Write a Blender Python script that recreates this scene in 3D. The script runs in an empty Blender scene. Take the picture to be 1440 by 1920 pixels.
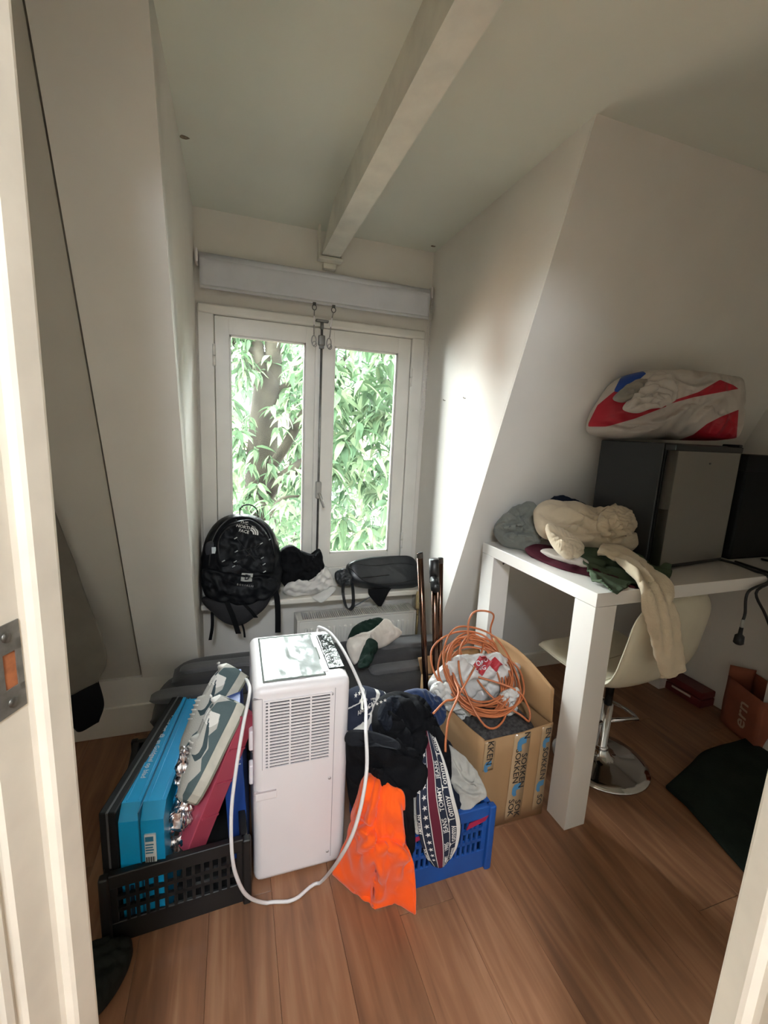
import bpy, bmesh, math, random
import numpy as np
from mathutils import Vector, Matrix
from mathutils.bvhtree import BVHTree

random.seed(7)
SC = bpy.context.scene
COL = SC.collection

# ------------------------------------------------------------------ camera
YAW, PITCH, ROLL = math.radians(18.987), math.radians(10.295), math.radians(2.8365)
FPX, CAMH = 827.25, 1.5
def cam_axes():
    cy, sy, cp, sp = math.cos(YAW), math.sin(YAW), math.cos(PITCH), math.sin(PITCH)
    f = np.array([sy*cp, cy*cp, -sp]); r = np.array([cy, -sy, 0.0]); u = np.cross(r, f)
    c, s = math.cos(ROLL), math.sin(ROLL)
    return c*r+s*u, -s*r+c*u, f
CR, CU, CF = cam_axes()
cam_data = bpy.data.cameras.new('camera')
cam = bpy.data.objects.new('camera', cam_data); COL.objects.link(cam)
cam_data.sensor_fit = 'HORIZONTAL'; cam_data.sensor_width = 36.0
cam_data.lens = FPX/1440.0*36.0
cam_data.clip_start = 0.02; cam_data.clip_end = 200
M = Matrix(((CR[0], CU[0], -CF[0], 0), (CR[1], CU[1], -CF[1], 0), (CR[2], CU[2], -CF[2], CAMH), (0, 0, 0, 1)))
cam.matrix_world = M
SC.camera = cam

# ------------------------------------------------------------------ world, light, exposure
W = bpy.data.worlds.new('overcast_sky'); SC.world = W; W.use_nodes = True
bg = W.node_tree.nodes['Background']
bg.inputs['Color'].default_value = (0.93, 0.97, 1.0, 1); bg.inputs['Strength'].default_value = 35.0
pl = bpy.data.lights.new('window_portal', 'AREA'); pl.shape = 'RECTANGLE'; pl.size = 1.2; pl.size_y = 1.5
pl.cycles.is_portal = True
po = bpy.data.objects.new('window_portal', pl); COL.objects.link(po)
po.location = (0.455, 2.70, 1.35); po.rotation_euler = (math.radians(-90), 0, 0)
SC.view_settings.view_transform = 'Standard'
SC.view_settings.look = 'None'
SC.view_settings.gamma = 1.0
SC.view_settings.exposure = 1.2
SC.view_settings.use_curve_mapping = False
SC.cycles.max_bounces = 10; SC.cycles.diffuse_bounces = 6; SC.cycles.transparent_max_bounces = 12
SC.cycles.sample_clamp_indirect = 4.0
SC.cycles.use_denoising = True
SC.cycles.caustics_reflective = False; SC.cycles.caustics_refractive = False

# ------------------------------------------------------------------ pixel -> world helpers (1440 x 1920 frame)
CAM0 = np.array([0, 0, CAMH])
def ray(px, py): return CF + (px-720)/FPX*CR - (py-960)/FPX*CU
def Zp(px, py, z):
    d = ray(px, py); return CAM0 + d*((z-CAMH)/d[2])
def Yp(px, py, y):
    d = ray(px, py); return CAM0 + d*(y/d[1])
def Xp(px, py, x):
    d = ray(px, py); return CAM0 + d*(x/d[0])

# ------------------------------------------------------------------ materials
def lin(h):
    if isinstance(h, str):
        c = [int(h[i:i+2], 16)/255 for i in (0, 2, 4)]
        return tuple(x/12.92 if x <= .04045 else ((x+.055)/1.055)**2.4 for x in c)
    return h
MATS = {}
def mat(name, col, rough=.6, metal=0., var=0., vscale=6., bump=0., bscale=40., spec=.5, coat=0., trans=0., sheen=0., col2=None, stretch=(1, 1, 1), bdist=.002, alpha=1., sss=0.):
    if name in MATS: return MATS[name]
    m = bpy.data.materials.new(name); m.use_nodes = True; nt = m.node_tree; N = nt.nodes; Lk = nt.links
    b = N['Principled BSDF']; c = lin(col)
    b.inputs['Base Color'].default_value = (*c, 1); b.inputs['Roughness'].default_value = rough
    b.inputs['Metallic'].default_value = metal; b.inputs['Specular IOR Level'].default_value = spec
    b.inputs['Coat Weight'].default_value = coat; b.inputs['Transmission Weight'].default_value = trans
    b.inputs['Sheen Weight'].default_value = sheen; b.inputs['Alpha'].default_value = alpha
    if sss: b.inputs['Subsurface Weight'].default_value = sss
    tc = N.new('ShaderNodeTexCoord'); mp = N.new('ShaderNodeMapping'); mp.inputs['Scale'].default_value = stretch
    Lk.new(tc.outputs['Object'], mp.inputs['Vector'])
    if var or col2:
        n = N.new('ShaderNodeTexNoise'); n.inputs['Scale'].default_value = vscale; n.inputs['Detail'].default_value = 5
        Lk.new(mp.outputs[0], n.inputs['Vector'])
        r = N.new('ShaderNodeValToRGB'); c2 = lin(col2) if col2 else tuple(x*(1-var) for x in c)
        r.color_ramp.elements[0].color = (*c2, 1); r.color_ramp.elements[1].color = (*(c if col2 else tuple(min(1, x*(1+var*.5)) for x in c)), 1)
        r.color_ramp.elements[0].position = .35; r.color_ramp.elements[1].position = .65
        Lk.new(n.outputs['Fac'], r.inputs['Fac']); Lk.new(r.outputs[0], b.inputs['Base Color'])
    if bump:
        n2 = N.new('ShaderNodeTexNoise'); n2.inputs['Scale'].default_value = bscale; n2.inputs['Detail'].default_value = 3
        Lk.new(mp.outputs[0], n2.inputs['Vector'])
        bp = N.new('ShaderNodeBump'); bp.inputs['Strength'].default_value = bump; bp.inputs['Distance'].default_value = bdist
        Lk.new(n2.outputs['Fac'], bp.inputs['Height']); Lk.new(bp.outputs[0], b.inputs['Normal'])
    MATS[name] = m
    return m

def cloth_mat(name, col, var=.12, rough=.9, bump=.35, bscale=260., sheen=.2, **k):
    return mat(name, col, rough=rough, var=var, vscale=9, bump=bump, bscale=bscale, sheen=sheen, spec=.15, **k)

def wood_mat():
    m = bpy.data.materials.new('oak_laminate'); m.use_nodes = True; nt = m.node_tree; N = nt.nodes; L = nt.links
    b = N['Principled BSDF']; b.inputs['Roughness'].default_value = .38; b.inputs['Specular IOR Level'].default_value = .45
    tc = N.new('ShaderNodeTexCoord'); oi = N.new('ShaderNodeObjectInfo')
    add = N.new('ShaderNodeVectorMath'); add.operation = 'ADD'
    sc = N.new('ShaderNodeVectorMath'); sc.operation = 'SCALE'; sc.inputs['Scale'].default_value = 37.0
    cmb = N.new('ShaderNodeCombineXYZ'); L.new(oi.outputs['Random'], cmb.inputs[0]); L.new(oi.outputs['Random'], cmb.inputs[1])
    L.new(cmb.outputs[0], sc.inputs[0]); L.new(tc.outputs['Object'], add.inputs[0]); L.new(sc.outputs[0], add.inputs[1])
    mp = N.new('ShaderNodeMapping'); mp.inputs['Scale'].default_value = (14, 1.1, 1); L.new(add.outputs[0], mp.inputs[0])
    n = N.new('ShaderNodeTexNoise'); n.inputs['Scale'].default_value = 1.6; n.inputs['Detail'].default_value = 8; n.inputs['Distortion'].default_value = .8
    L.new(mp.outputs[0], n.inputs['Vector'])
    r = N.new('ShaderNodeValToRGB'); e = r.color_ramp.elements
    e[0].position = .3; e[0].color = (*lin('78533d'), 1); e[1].position = .72; e[1].color = (*lin('a97e60'), 1)
    x = e.new(.52); x.color = (*lin('92664a'), 1)
    L.new(n.outputs['Fac'], r.inputs['Fac'])
    mp2 = N.new('ShaderNodeMapping'); mp2.inputs['Scale'].default_value = (90, 3, 1); L.new(add.outputs[0], mp2.inputs[0])
    n2 = N.new('ShaderNodeTexNoise'); n2.inputs['Scale'].default_value = 1.; n2.inputs['Detail'].default_value = 4; L.new(mp2.outputs[0], n2.inputs['Vector'])
    hv = N.new('ShaderNodeHueSaturation'); mr = N.new('ShaderNodeMapRange'); mr.inputs['To Min'].default_value = .82; mr.inputs['To Max'].default_value = 1.12
    L.new(oi.outputs['Random'], mr.inputs['Value']); L.new(mr.outputs[0], hv.inputs['Value']); L.new(r.outputs[0], hv.inputs['Color'])
    mx = N.new('ShaderNodeMix'); mx.data_type = 'RGBA'; mx.blend_type = 'MULTIPLY'; mx.inputs['Factor'].default_value = .35
    L.new(hv.outputs[0], mx.inputs['A']); L.new(n2.outputs['Color'], mx.inputs['B'])
    cr2 = N.new('ShaderNodeValToRGB'); cr2.color_ramp.elements[0].color = (.55, .55, .55, 1); L.new(n2.outputs['Fac'], cr2.inputs['Fac']); L.new(cr2.outputs[0], mx.inputs['B'])
    L.new(mx.outputs['Result'], b.inputs['Base Color'])
    bp = N.new('ShaderNodeBump'); bp.inputs['Strength'].default_value = .15; bp.inputs['Distance'].default_value = .001
    L.new(n2.outputs['Fac'], bp.inputs['Height']); L.new(bp.outputs[0], b.inputs['Normal'])
    return m

def glass_mat():
    m = bpy.data.materials.new('window_glass'); m.use_nodes = True; nt = m.node_tree; N = nt.nodes; L = nt.links
    for x in list(N): N.remove(x)
    o = N.new('ShaderNodeOutputMaterial'); t = N.new('ShaderNodeBsdfTransparent'); t.inputs[0].default_value = (.96, .985, .97, 1)
    g = N.new('ShaderNodeBsdfGlossy'); g.inputs['Roughness'].default_value = .02
    f = N.new('ShaderNodeFresnel'); f.inputs['IOR'].default_value = 1.45
    mx = N.new('ShaderNodeMixShader'); L.new(f.outputs[0], mx.inputs[0]); L.new(t.outputs[0], mx.inputs[1]); L.new(g.outputs[0], mx.inputs[2]); L.new(mx.outputs[0], o.inputs[0])
    return m

def leaf_mat(name, c1, c2, c3):
    m = bpy.data.materials.new(name); m.use_nodes = True; nt = m.node_tree; N = nt.nodes; L = nt.links
    b = N['Principled BSDF']; b.inputs['Roughness'].default_value = .6; b.inputs['Specular IOR Level'].default_value = .08
    tc = N.new('ShaderNodeTexCoord'); at = N.new('ShaderNodeAttribute'); at.attribute_name = 'tone'
    oi = N.new('ShaderNodeObjectInfo'); ad = N.new('ShaderNodeMath'); ad.operation = 'ADD'; L.new(at.outputs['Fac'], ad.inputs[0]); L.new(oi.outputs['Random'], ad.inputs[1])
    fr = N.new('ShaderNodeMath'); fr.operation = 'FRACT'; L.new(ad.outputs[0], fr.inputs[0])
    r = N.new('ShaderNodeValToRGB'); e = r.color_ramp.elements; e[0].color = (*lin(c1), 1); e[1].color = (*lin(c3), 1); x = e.new(.5); x.color = (*lin(c2), 1)
    L.new(fr.outputs[0], r.inputs['Fac']); L.new(r.outputs[0], b.inputs['Base Color'])
    tl = N.new('ShaderNodeBsdfTranslucent'); L.new(r.outputs[0], tl.inputs[0])
    mx = N.new('ShaderNodeMixShader'); mx.inputs[0].default_value = .4
    L.new(b.outputs[0], mx.inputs[1]); L.new(tl.outputs[0], mx.inputs[2]); L.new(mx.outputs[0], N['Material Output'].inputs[0])
    return m

# ------------------------------------------------------------------ mesh helpers
def worldloc(o):
    p = Vector((0, 0, 0))
    while o is not None:
        p += o.location; o = o.parent
    return p
def tag(o, label=None, cat=None, group=None, kind=None):
    if label: o['label'] = label
    if cat: o['category'] = cat
    if group: o['group'] = group
    if kind: o['kind'] = kind
    return o
def thing(name, label, cat, loc, group=None):
    o = bpy.data.objects.new(name, None); COL.objects.link(o); o.location = loc; o.empty_display_size = .05
    return tag(o, label, cat, group)

class MB:
    def __init__(s): s.v = []; s.f = []; s.uv = None; s.sm = []; s.wn = False
    def add(s, v, f, sm=False):
        n = len(s.v); s.v += [tuple(float(c) for c in p) for p in v]
        s.f += [tuple(i+n for i in q) for q in f]; s.sm += [sm]*len(f)
        return s
    def box(s, lo, hi, M=None):
        x0, y0, z0 = lo; x1, y1, z1 = hi
        v = [(x0, y0, z0), (x1, y0, z0), (x1, y1, z0), (x0, y1, z0), (x0, y0, z1), (x1, y0, z1), (x1, y1, z1), (x0, y1, z1)]
        if M is not None: v = [tuple(M @ Vector(p)) for p in v]
        return s.add(v, [(0, 3, 2, 1), (4, 5, 6, 7), (0, 1, 5, 4), (1, 2, 6, 5), (2, 3, 7, 6), (3, 0, 4, 7)])
    def rbox(s, lo, hi, r, seg=3, M=None, edges=None):
        s.wn = True; bm = bmesh.new(); bmesh.ops.create_cube(bm, size=1)
        for v in bm.verts: v.co = Vector([lo[i]+(v.co[i]+.5)*(hi[i]-lo[i]) for i in range(3)])
        es = bm.edges[:] if edges is None else [e for e in bm.edges if edges(e)]
        bmesh.ops.bevel(bm, geom=es, offset=r, segments=seg, profile=.5, affect='EDGES', clamp_overlap=True)
        if M is not None: bm.transform(M)
        bm.verts.index_update()
        s.add([v.co[:] for v in bm.verts], [[v.index for v in f.verts] for f in bm.faces], True); bm.free(); return s
    def prism(s, poly, d):
        n = len(poly); v = [tuple(p) for p in poly]+[tuple(np.array(p)+np.array(d)) for p in poly]
        return s.add(v, [tuple(range(n))[::-1], tuple(range(n, 2*n))]+[(i, (i+1) % n, n+(i+1) % n, n+i) for i in range(n)])
    def tube(s, path, r, seg=8, closed=False, caps=True):
        P = np.array(path, float); n = len(P); rr = np.full(n, r) if np.isscalar(r) else np.array(r, float)
        T = np.roll(P, -1, 0)-np.roll(P, 1, 0)
        if not closed: T[0] = P[1]-P[0]; T[-1] = P[-1]-P[-2]
        T /= np.linalg.norm(T, axis=1)[:, None]+1e-12
        a = np.array([0, 0, 1.]) if abs(T[0][2]) < .9 else np.array([1., 0, 0])
        N = np.cross(T[0], a); N /= np.linalg.norm(N); V = []
        for i in range(n):
            N = N-T[i]*(N@T[i]); N /= np.linalg.norm(N)+1e-12; B = np.cross(T[i], N)
            for k in range(seg):
                t = 2*math.pi*k/seg; V.append(P[i]+rr[i]*(math.cos(t)*N+math.sin(t)*B))
        F = []
        for i in range(n if closed else n-1):
            j = (i+1) % n
            for k in range(seg): F.append((i*seg+k, i*seg+(k+1) % seg, j*seg+(k+1) % seg, j*seg+k))
        if caps and not closed: F += [tuple(range(seg))[::-1], tuple(range((n-1)*seg, n*seg))]
        return s.add(V, F, True)
    def ribbon(s, path, w, side, th=.003):
        P = np.array(path, float); side = np.array(side, float); V = []; n = len(P)
        T = np.gradient(P, axis=0); 
        for i in range(n):
            sd = side/np.linalg.norm(side); nn = np.cross(T[i], sd); nn /= np.linalg.norm(nn)+1e-12
            for a, b in ((-1, -1), (1, -1), (1, 1), (-1, 1)): V.append(P[i]+sd*a*w/2+nn*b*th/2)
        F = [(0, 3, 2, 1), ((n-1)*4, (n-1)*4+1, (n-1)*4+2, (n-1)*4+3)]
        for i in range(n-1):
            for k in range(4): F.append((i*4+k, i*4+(k+1) % 4, i*4+4+(k+1) % 4, i*4+4+k))
        return s.add(V, F)
    def lathe(s, prof, c, seg=32, M=None):
        V = []; n = len(prof)
        for i in range(seg):
            t = 2*math.pi*i/seg
            for r, z in prof: V.append((c[0]+r*math.cos(t), c[1]+r*math.sin(t), c[2]+z))
        if M is not None: V = [tuple(M @ Vector(p)) for p in V]
        F = []
        for i in range(seg):
            j = (i+1) % seg
            for k in range(n-1): F.append((i*n+k, j*n+k, j*n+k+1, i*n+k+1))
        return s.add(V, F, True)
    def ball(s, c, r, seg=8):
        pr = [(r*math.sin(math.pi*k/(seg//2)), -r*math.cos(math.pi*k/(seg//2))) for k in range(seg//2+1)]
        return s.lathe(pr, c, seg)
    def grid(s, P, wrap=False):
        nu, nv = P.shape[:2]; n0 = len(s.v); V = P.reshape(-1, 3); F = []
        for i in range(nu-1):
            for j in range(nv if wrap else nv-1):
                k = (j+1) % nv; F.append((i*nv+j, i*nv+k, (i+1)*nv+k, (i+1)*nv+j))
        s.add(V, F, True)
        s.uv = np.array([[j/(nv if wrap else nv-1), i/(nu-1)] for i in range(nu) for j in range(nv)])
        return s
    def build(s, name, m, parent=None, smooth=None, solid=0., off=0., tone=None):
        V = np.array(s.v)
        if parent is not None: o0 = np.array(worldloc(parent))
        else: o0 = np.array([(V[:, 0].min()+V[:, 0].max())/2, (V[:, 1].min()+V[:, 1].max())/2, V[:, 2].min()])
        me = bpy.data.meshes.new(name); me.from_pydata([tuple(p) for p in V-o0], [], s.f)
        me.polygons.foreach_set('use_smooth', s.sm if smooth is None else [smooth]*len(s.f))
        if s.uv is not None and len(s.uv) == len(s.v):
            ul = me.uv_layers.new(name='UVMap'); idx = np.empty(len(me.loops), int); me.loops.foreach_get('vertex_index', idx)
            ul.data.foreach_set('uv', s.uv[idx].ravel())
        me.update()
        o = bpy.data.objects.new(name, me); COL.objects.link(o)
        if m is not None: me.materials.append(m)
        if parent is not None: o.parent = parent
        else: o.location = o0
        if s.wn:
            md = o.modifiers.new('weighted_normal', 'WEIGHTED_NORMAL'); md.weight = 100; md.keep_sharp = True
        if solid:
            md = o.modifiers.new('thickness', 'SOLIDIFY'); md.thickness = solid; md.offset = off
        return o
def struct(name, mb, m, parent=None, label=None):
    o = mb.build(name, m, parent)
    if parent is None: o['kind'] = 'structure'; 
    if label: o['label'] = label
    return o
def bx(lo, hi): return MB().box(lo, hi)
def frameM(o, x, y, z=None):
    x = Vector(x).normalized(); y = Vector(y); y = (y-x*y.dot(x)).normalized(); z = x.cross(y)
    return Matrix(((x[0], y[0], z[0], o[0]), (x[1], y[1], z[1], o[1]), (x[2], y[2], z[2], o[2]), (0, 0, 0, 1)))
def rotz(c, deg): return Matrix.Translation(c) @ Matrix.Rotation(math.radians(deg), 4, 'Z') @ Matrix.Translation([-x for x in c])

# ------------------------------------------------------------------ cloth helpers
def vnoise(P, seed=0):
    P = np.asarray(P, float)+seed*17.13; i = np.floor(P).astype(np.int64); f = P-i; f = f*f*(3-2*f); out = 0
    def h(a, b, c):
        n = (a*374761393+b*668265263+c*2147483647+seed*144665) & 0x7fffffff
        n = ((n ^ (n >> 13))*1274126177) & 0x7fffffff
        return ((n ^ (n >> 16)) & 0xffff)/65535.0
    for dx in (0, 1):
        for dy in (0, 1):
            for dz in (0, 1):
                w = (f[..., 0] if dx else 1-f[..., 0])*(f[..., 1] if dy else 1-f[..., 1])*(f[..., 2] if dz else 1-f[..., 2])
                out = out+w*h(i[..., 0]+dx, i[..., 1]+dy, i[..., 2]+dz)
    return out*2-1
def catmull(P, n, closed=False):
    P = np.array(P, float); k = len(P)
    if k == 2 and not closed: t = np.linspace(0, 1, n)[:, None]; return P[0]*(1-t.reshape((-1,)+(1,)*(P.ndim-1)))+P[1]*t.reshape((-1,)+(1,)*(P.ndim-1))
    if closed: Q = np.concatenate([P[-1:], P, P[:2]]); t = np.linspace(0, k, n, endpoint=False)
    else: Q = np.concatenate([2*P[:1]-P[1:2], P, 2*P[-1:]-P[-2:-1]]); t = np.linspace(0, k-1, n)
    i = np.minimum(t.astype(int), k-1 if closed else k-2); f = (t-i).reshape((-1,)+(1,)*(P.ndim-1))
    a, b, c, d = Q[i], Q[i+1], Q[i+2], Q[i+3]
    return .5*(2*b+(c-a)*f+(2*a-5*b+4*c-d)*f*f+(3*b-a-3*c+d)*f**3)
def surf(rows, nu, nv):
    R = np.array([catmull(r, nv) for r in rows]); return catmull(R, nu)
def normals(P, wrap=False):
    du = np.gradient(P, axis=0)
    dv = (np.roll(P, -1, 1)-np.roll(P, 1, 1)) if wrap else np.gradient(P, axis=1)
    n = np.cross(du, dv); return n/(np.linalg.norm(n, axis=2)[..., None]+1e-9)
def relax(P, ex=1.15, it=60, wrap=False, seed=0, amp=.012, freq=9., pull=.012, bend=.35, col=None, g=0., pins=None, smooth=2, ex2=None):
    nu, nv = P.shape[:2]; P0 = P.copy(); idx = np.arange(nu*nv).reshape(nu, nv)
    exv = ex if ex2 is None else ex2
    cons = []
    def addc(A, B, e, k):
        A = A.ravel(); B = B.ravel()
        if len(A): cons.append((A, B, np.linalg.norm(P0.reshape(-1, 3)[A]-P0.reshape(-1, 3)[B], axis=1)*e, k))
    for s in (0, 1):
        addc(idx[s:-1:2], idx[s+1::2][:len(idx[s:-1:2])], ex, 1.)
        if wrap:
            J = np.arange(s, nv, 2); K = (J+1) % nv; addc(idx[:, J], idx[:, K], exv, 1.)
        else:
            a = idx[:, s:-1:2]; addc(a, idx[:, s+1::2][:, :a.shape[1]], exv, 1.)
        a = idx[s:-1:2]; b = idx[s+1::2][:len(a)]
        addc(a[:, :-1], b[:, 1:], (ex+exv)/2, .3); addc(a[:, 1:], b[:, :-1], (ex+exv)/2, .3)
    for st in (2, 4):
        for s in range(2):
            sel = [i for i in range(nu-st) if (i//st) % 2 == s]
            if sel: addc(idx[sel], idx[[i+st for i in sel]], ex, bend)
            sel = [j for j in range(nv-st) if (j//st) % 2 == s]
            if sel: addc(idx[:, sel], idx[:, [j+st for j in sel]], exv, bend)
    nrm = normals(P, wrap)
    P = P+nrm*(amp*(vnoise(P0*freq, seed)+.5*vnoise(P0*freq*2.1, seed+3)))[..., None]
    X = P.reshape(-1, 3); X0 = P0.reshape(-1, 3)
    for t in range(it):
        if g: X[:, 2] -= g
        X += pull*(X0-X)
        for A, B, r, k in cons:
            d = X[A]-X[B]; l = np.linalg.norm(d, axis=1)+1e-9; c = (.5*k*(l-r)/l)[:, None]*d
            X[A] -= c; X[B] += c
        if col is not None: col(X)
        if pins is not None: X[pins.ravel()] = X0[pins.ravel()]
    P = X.reshape(nu, nv, 3)
    for _ in range(smooth):
        Q = P.copy(); Q[1:-1] += .5*((P[:-2]+P[2:])/2-P[1:-1])
        if wrap: Q += .5*((np.roll(P, 1, 1)+np.roll(P, -1, 1))/2-P)
        else: Q[:, 1:-1] += .5*((P[:, :-2]+P[:, 2:])/2-P[:, 1:-1])
        P = Q
    if col is not None:
        X = P.reshape(-1, 3).copy(); col(X); P = X.reshape(nu, nv, 3)
    return P
def box_col(*boxes, floor=None):
    B = [(np.array(a, float), np.array(b, float)) for a, b in boxes]
    def f(X):
        if floor is not None: X[:, 2] = np.maximum(X[:, 2], floor)
        for lo, hi in B:
            ins = np.all((X > lo) & (X < hi), axis=1)
            if ins.any():
                Y = X[ins]; d = np.concatenate([Y-lo, hi-Y], axis=1); k = d.argmin(1)
                for a in range(3):
                    Y[k == a, a] = lo[a]; Y[k == a+3, a] = hi[a]
                X[ins] = Y
    return f
def sheet(name, rows, m, nu=48, nv=48, solid=.006, parent=None, fold=None, creases=None, cw=9., cd=.014, **k):
    P = relax(surf(rows, nu, nv), **k)
    if fold: P = folds(P, *fold)
    if creases: P = crease(P, creases, width=cw, depth=cd)
    if k.get('col'):
        X = P.reshape(-1, 3).copy(); k['col'](X); P = X.reshape(P.shape)
    o = MB().grid(P).build(name, m, parent, solid=solid, off=0); return o, P
def crease(P, lines, wrap=False, width=9., depth=.014):
    """soft one-sided folds along polylines given in picture coordinates"""
    N_ = normals(P, wrap); q = P-CAM0; flip = np.sign(np.sum(N_*-q, -1)); zc = q@CF; x = 720+FPX*(q@CR)/zc; y = 960-FPX*(q@CU)/zc; D = np.zeros(x.shape)
    for ln in lines:
        w = width; dp = depth
        L_ = catmull(np.array([p[:2] for p in ln], float), 24); best = np.full(x.shape, 1e9); sg = np.ones(x.shape); par = np.zeros(x.shape)
        for i in range(len(L_)-1):
            a, b = L_[i], L_[i+1]; e = b-a; t = np.clip(((x-a[0])*e[0]+(y-a[1])*e[1])/(e@e+1e-9), 0, 1); dx, dy = x-a[0]-t*e[0], y-a[1]-t*e[1]; d = np.hypot(dx, dy)
            m = d < best; best = np.where(m, d, best); sg = np.where(m, np.sign(e[0]*dy-e[1]*dx), sg); par = np.where(m, (i+t)/(len(L_)-1), par)
        tp = np.clip(np.minimum(par, 1-par)*5, 0, 1)
        D += dp*tp*np.where(sg > 0, np.exp(-(best/w)**2), np.exp(-(best/(w*.28))**2))-dp*.6*tp*np.where(sg < 0, np.exp(-((best-w*.55)/(w*.5))**2), 0)
    return P+N_*(D*flip)[..., None]
def puff_pts(outline, df, db, n=(0, -1, 0), nr=30, nt=72, sq=1., center=None):
    O = catmull(outline, nt, True); C = O.mean(0) if center is None else np.array(center, float); n = np.array(n, float); n /= np.linalg.norm(n)
    rows = []
    for k in range(nr+1):
        ph = math.pi*k/nr; rho = math.sin(ph)**sq; c = math.cos(ph); h = (df*abs(c)**sq if c > 0 else -db*abs(c)**sq)
        rows.append(C+rho*(O-C)+n*h)
    return np.array(rows)
def folds(P, amp, freq, seed=0, fade=None, aniso=None, wrap=False):
    N_ = normals(P, wrap); rs = np.random.default_rng(seed); Q, _ = np.linalg.qr(rs.normal(size=(3, 3)))
    S = np.array([1.0, .3, .8]) if aniso is None else np.array(aniso)
    q = (P@Q)*S*freq; q = q+.7*np.stack([vnoise(q*.8+5, seed), vnoise(q*.8+11, seed+1), vnoise(q*.8+23, seed+2)], -1)
    r = 1-np.abs(vnoise(q, seed+4))*1.8; r2 = 1-np.abs(vnoise(q*1.9+3, seed+5))*1.8
    d = amp*(np.clip(r, 0, 1)**2-.35+.45*(np.clip(r2, 0, 1)**2-.35))
    if fade is not None: d = d*fade
    return P+N_*d[..., None]
def puff(name, outline, df, db, m, n=(0, -1, 0), nr=30, nt=72, sq=.8, center=None, parent=None, solid=0, fold=.35, ffreq=None, creases=None, cw=9., cd=.014, **k):
    """closed soft lump: a front sheet and a back sheet that share the outline"""
    g = int(nr*1.45); u = np.linspace(-1, 1, g); U, V_ = np.meshgrid(u, u); x = U*np.sqrt(1-V_**2/2); y = V_*np.sqrt(1-U**2/2)
    rho = np.clip(np.hypot(x, y), 0, 1); th = np.arctan2(y, x) % (2*math.pi); NT = 400
    O = catmull(outline, NT, True); C = O.mean(0) if center is None else np.array(center, float); nn = np.array(n, float); nn /= np.linalg.norm(nn)
    t = th/(2*math.pi)*NT; i0 = t.astype(int) % NT; f = (t-np.floor(t))[..., None]; Ot = O[i0]*(1-f)+O[(i0+1) % NT]*f
    base = C+rho[..., None]*(Ot-C); h = (1-rho**(2/sq))**(sq/2)
    F = base+nn*(df*h)[..., None]; B = base-nn*(db*h)[..., None]
    pins = np.zeros((g, g), bool); pins[0] = pins[-1] = True; pins[:, 0] = pins[:, -1] = True
    col = k.get('col')
    if k:
        kk = dict(k); kk.pop('col', None); kk['col'] = None; F = relax(F, pins=pins, **kk)
        amp = k.get('amp', .01)
        F = folds(F, amp*fold*1.6, ffreq or k.get('freq', 9)*1.15, k.get('seed', 0), fade=np.clip((1-rho)*5, 0, 1))
    if creases: F = crease(F, creases, width=cw, depth=cd)
    if col is not None:
        for A in (F, B):
            X = A.reshape(-1, 3).copy(); col(X); A[:] = X.reshape(A.shape)
    mb = MB(); mb.grid(F); uv = mb.uv; idx = np.arange(g*g).reshape(g, g); bi = idx.copy(); inner = ~pins
    bi[inner] = g*g+np.arange(inner.sum()); mb.v += [tuple(p) for p in B[inner]]
    for a in range(g-1):
        for b in range(g-1): mb.f.append((bi[a, b], bi[a+1, b], bi[a+1, b+1], bi[a, b+1])); mb.sm.append(True)
    mb.uv = np.concatenate([uv, uv[inner.ravel()]])
    nf = (g-1)**2; fn = normals(F)[g//2, g//2]
    o = mb.build(name, m, parent, solid=solid)
    bm = bmesh.new(); bm.from_mesh(o.data); bmesh.ops.recalc_face_normals(bm, faces=bm.faces[:]); bm.to_mesh(o.data); bm.free()
    return o, F
def bvh_of(o):
    wl = worldloc(o); me = o.data
    return BVHTree.FromPolygons([tuple(v.co+wl) for v in me.vertices], [tuple(p.vertices) for p in me.polygons])

class MultiBVH:
    def __init__(s, *obs): s.b = [bvh_of(o) for o in obs]
    def ray_cast(s, o, d, m=9.):
        best = (None, None, None, None)
        for b in s.b:
            h = b.ray_cast(o, d, m)
            if h[0] is not None and (best[0] is None or h[3] < best[3]): best = h
        return best
def sdpoly(x, y, poly):
    """signed distance to a polygon, positive inside (vectorised)"""
    P = np.array(poly, float); Q = np.roll(P, -1, 0); ins = np.zeros(x.shape, bool); dm = np.full(x.shape, 1e9)
    for (ax, ay), (bx_, by_) in zip(P, Q):
        ex, ey = bx_-ax, by_-ay; t = np.clip(((x-ax)*ex+(y-ay)*ey)/(ex*ex+ey*ey+1e-12), 0, 1); dm = np.minimum(dm, np.hypot(x-ax-t*ex, y-ay-t*ey))
        c = (ay > y) != (by_ > y); xs = ax+(y-ay)*ex/(ey if abs(ey) > 1e-12 else 1e-12); ins ^= c & (x < xs)
    return np.where(ins, dm, -dm)
def zone_mat(name, base, zones, rough=.5, spec=.3, bump=.2, bscale=40., bdist=.002):
    """base colour with printed zones; each zone is a per-vertex signed distance attribute"""
    m = mat(name, base, rough=rough, spec=spec, var=.06, vscale=9, bump=bump, bscale=bscale, bdist=bdist); N = m.node_tree.nodes; L = m.node_tree.links; b = N['Principled BSDF']
    cur = b.inputs['Base Color'].links[0].from_socket
    for att, c in zones:
        a = N.new('ShaderNodeAttribute'); a.attribute_name = att; g = N.new('ShaderNodeMath'); g.operation = 'GREATER_THAN'; g.inputs[1].default_value = 0; L.new(a.outputs['Fac'], g.inputs[0])
        mx = N.new('ShaderNodeMix'); mx.data_type = 'RGBA'; L.new(g.outputs[0], mx.inputs['Factor']); L.new(cur, mx.inputs['A']); mx.inputs['B'].default_value = (*lin(c), 1); cur = mx.outputs['Result']
    L.new(cur, b.inputs['Base Color']); return m
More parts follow.
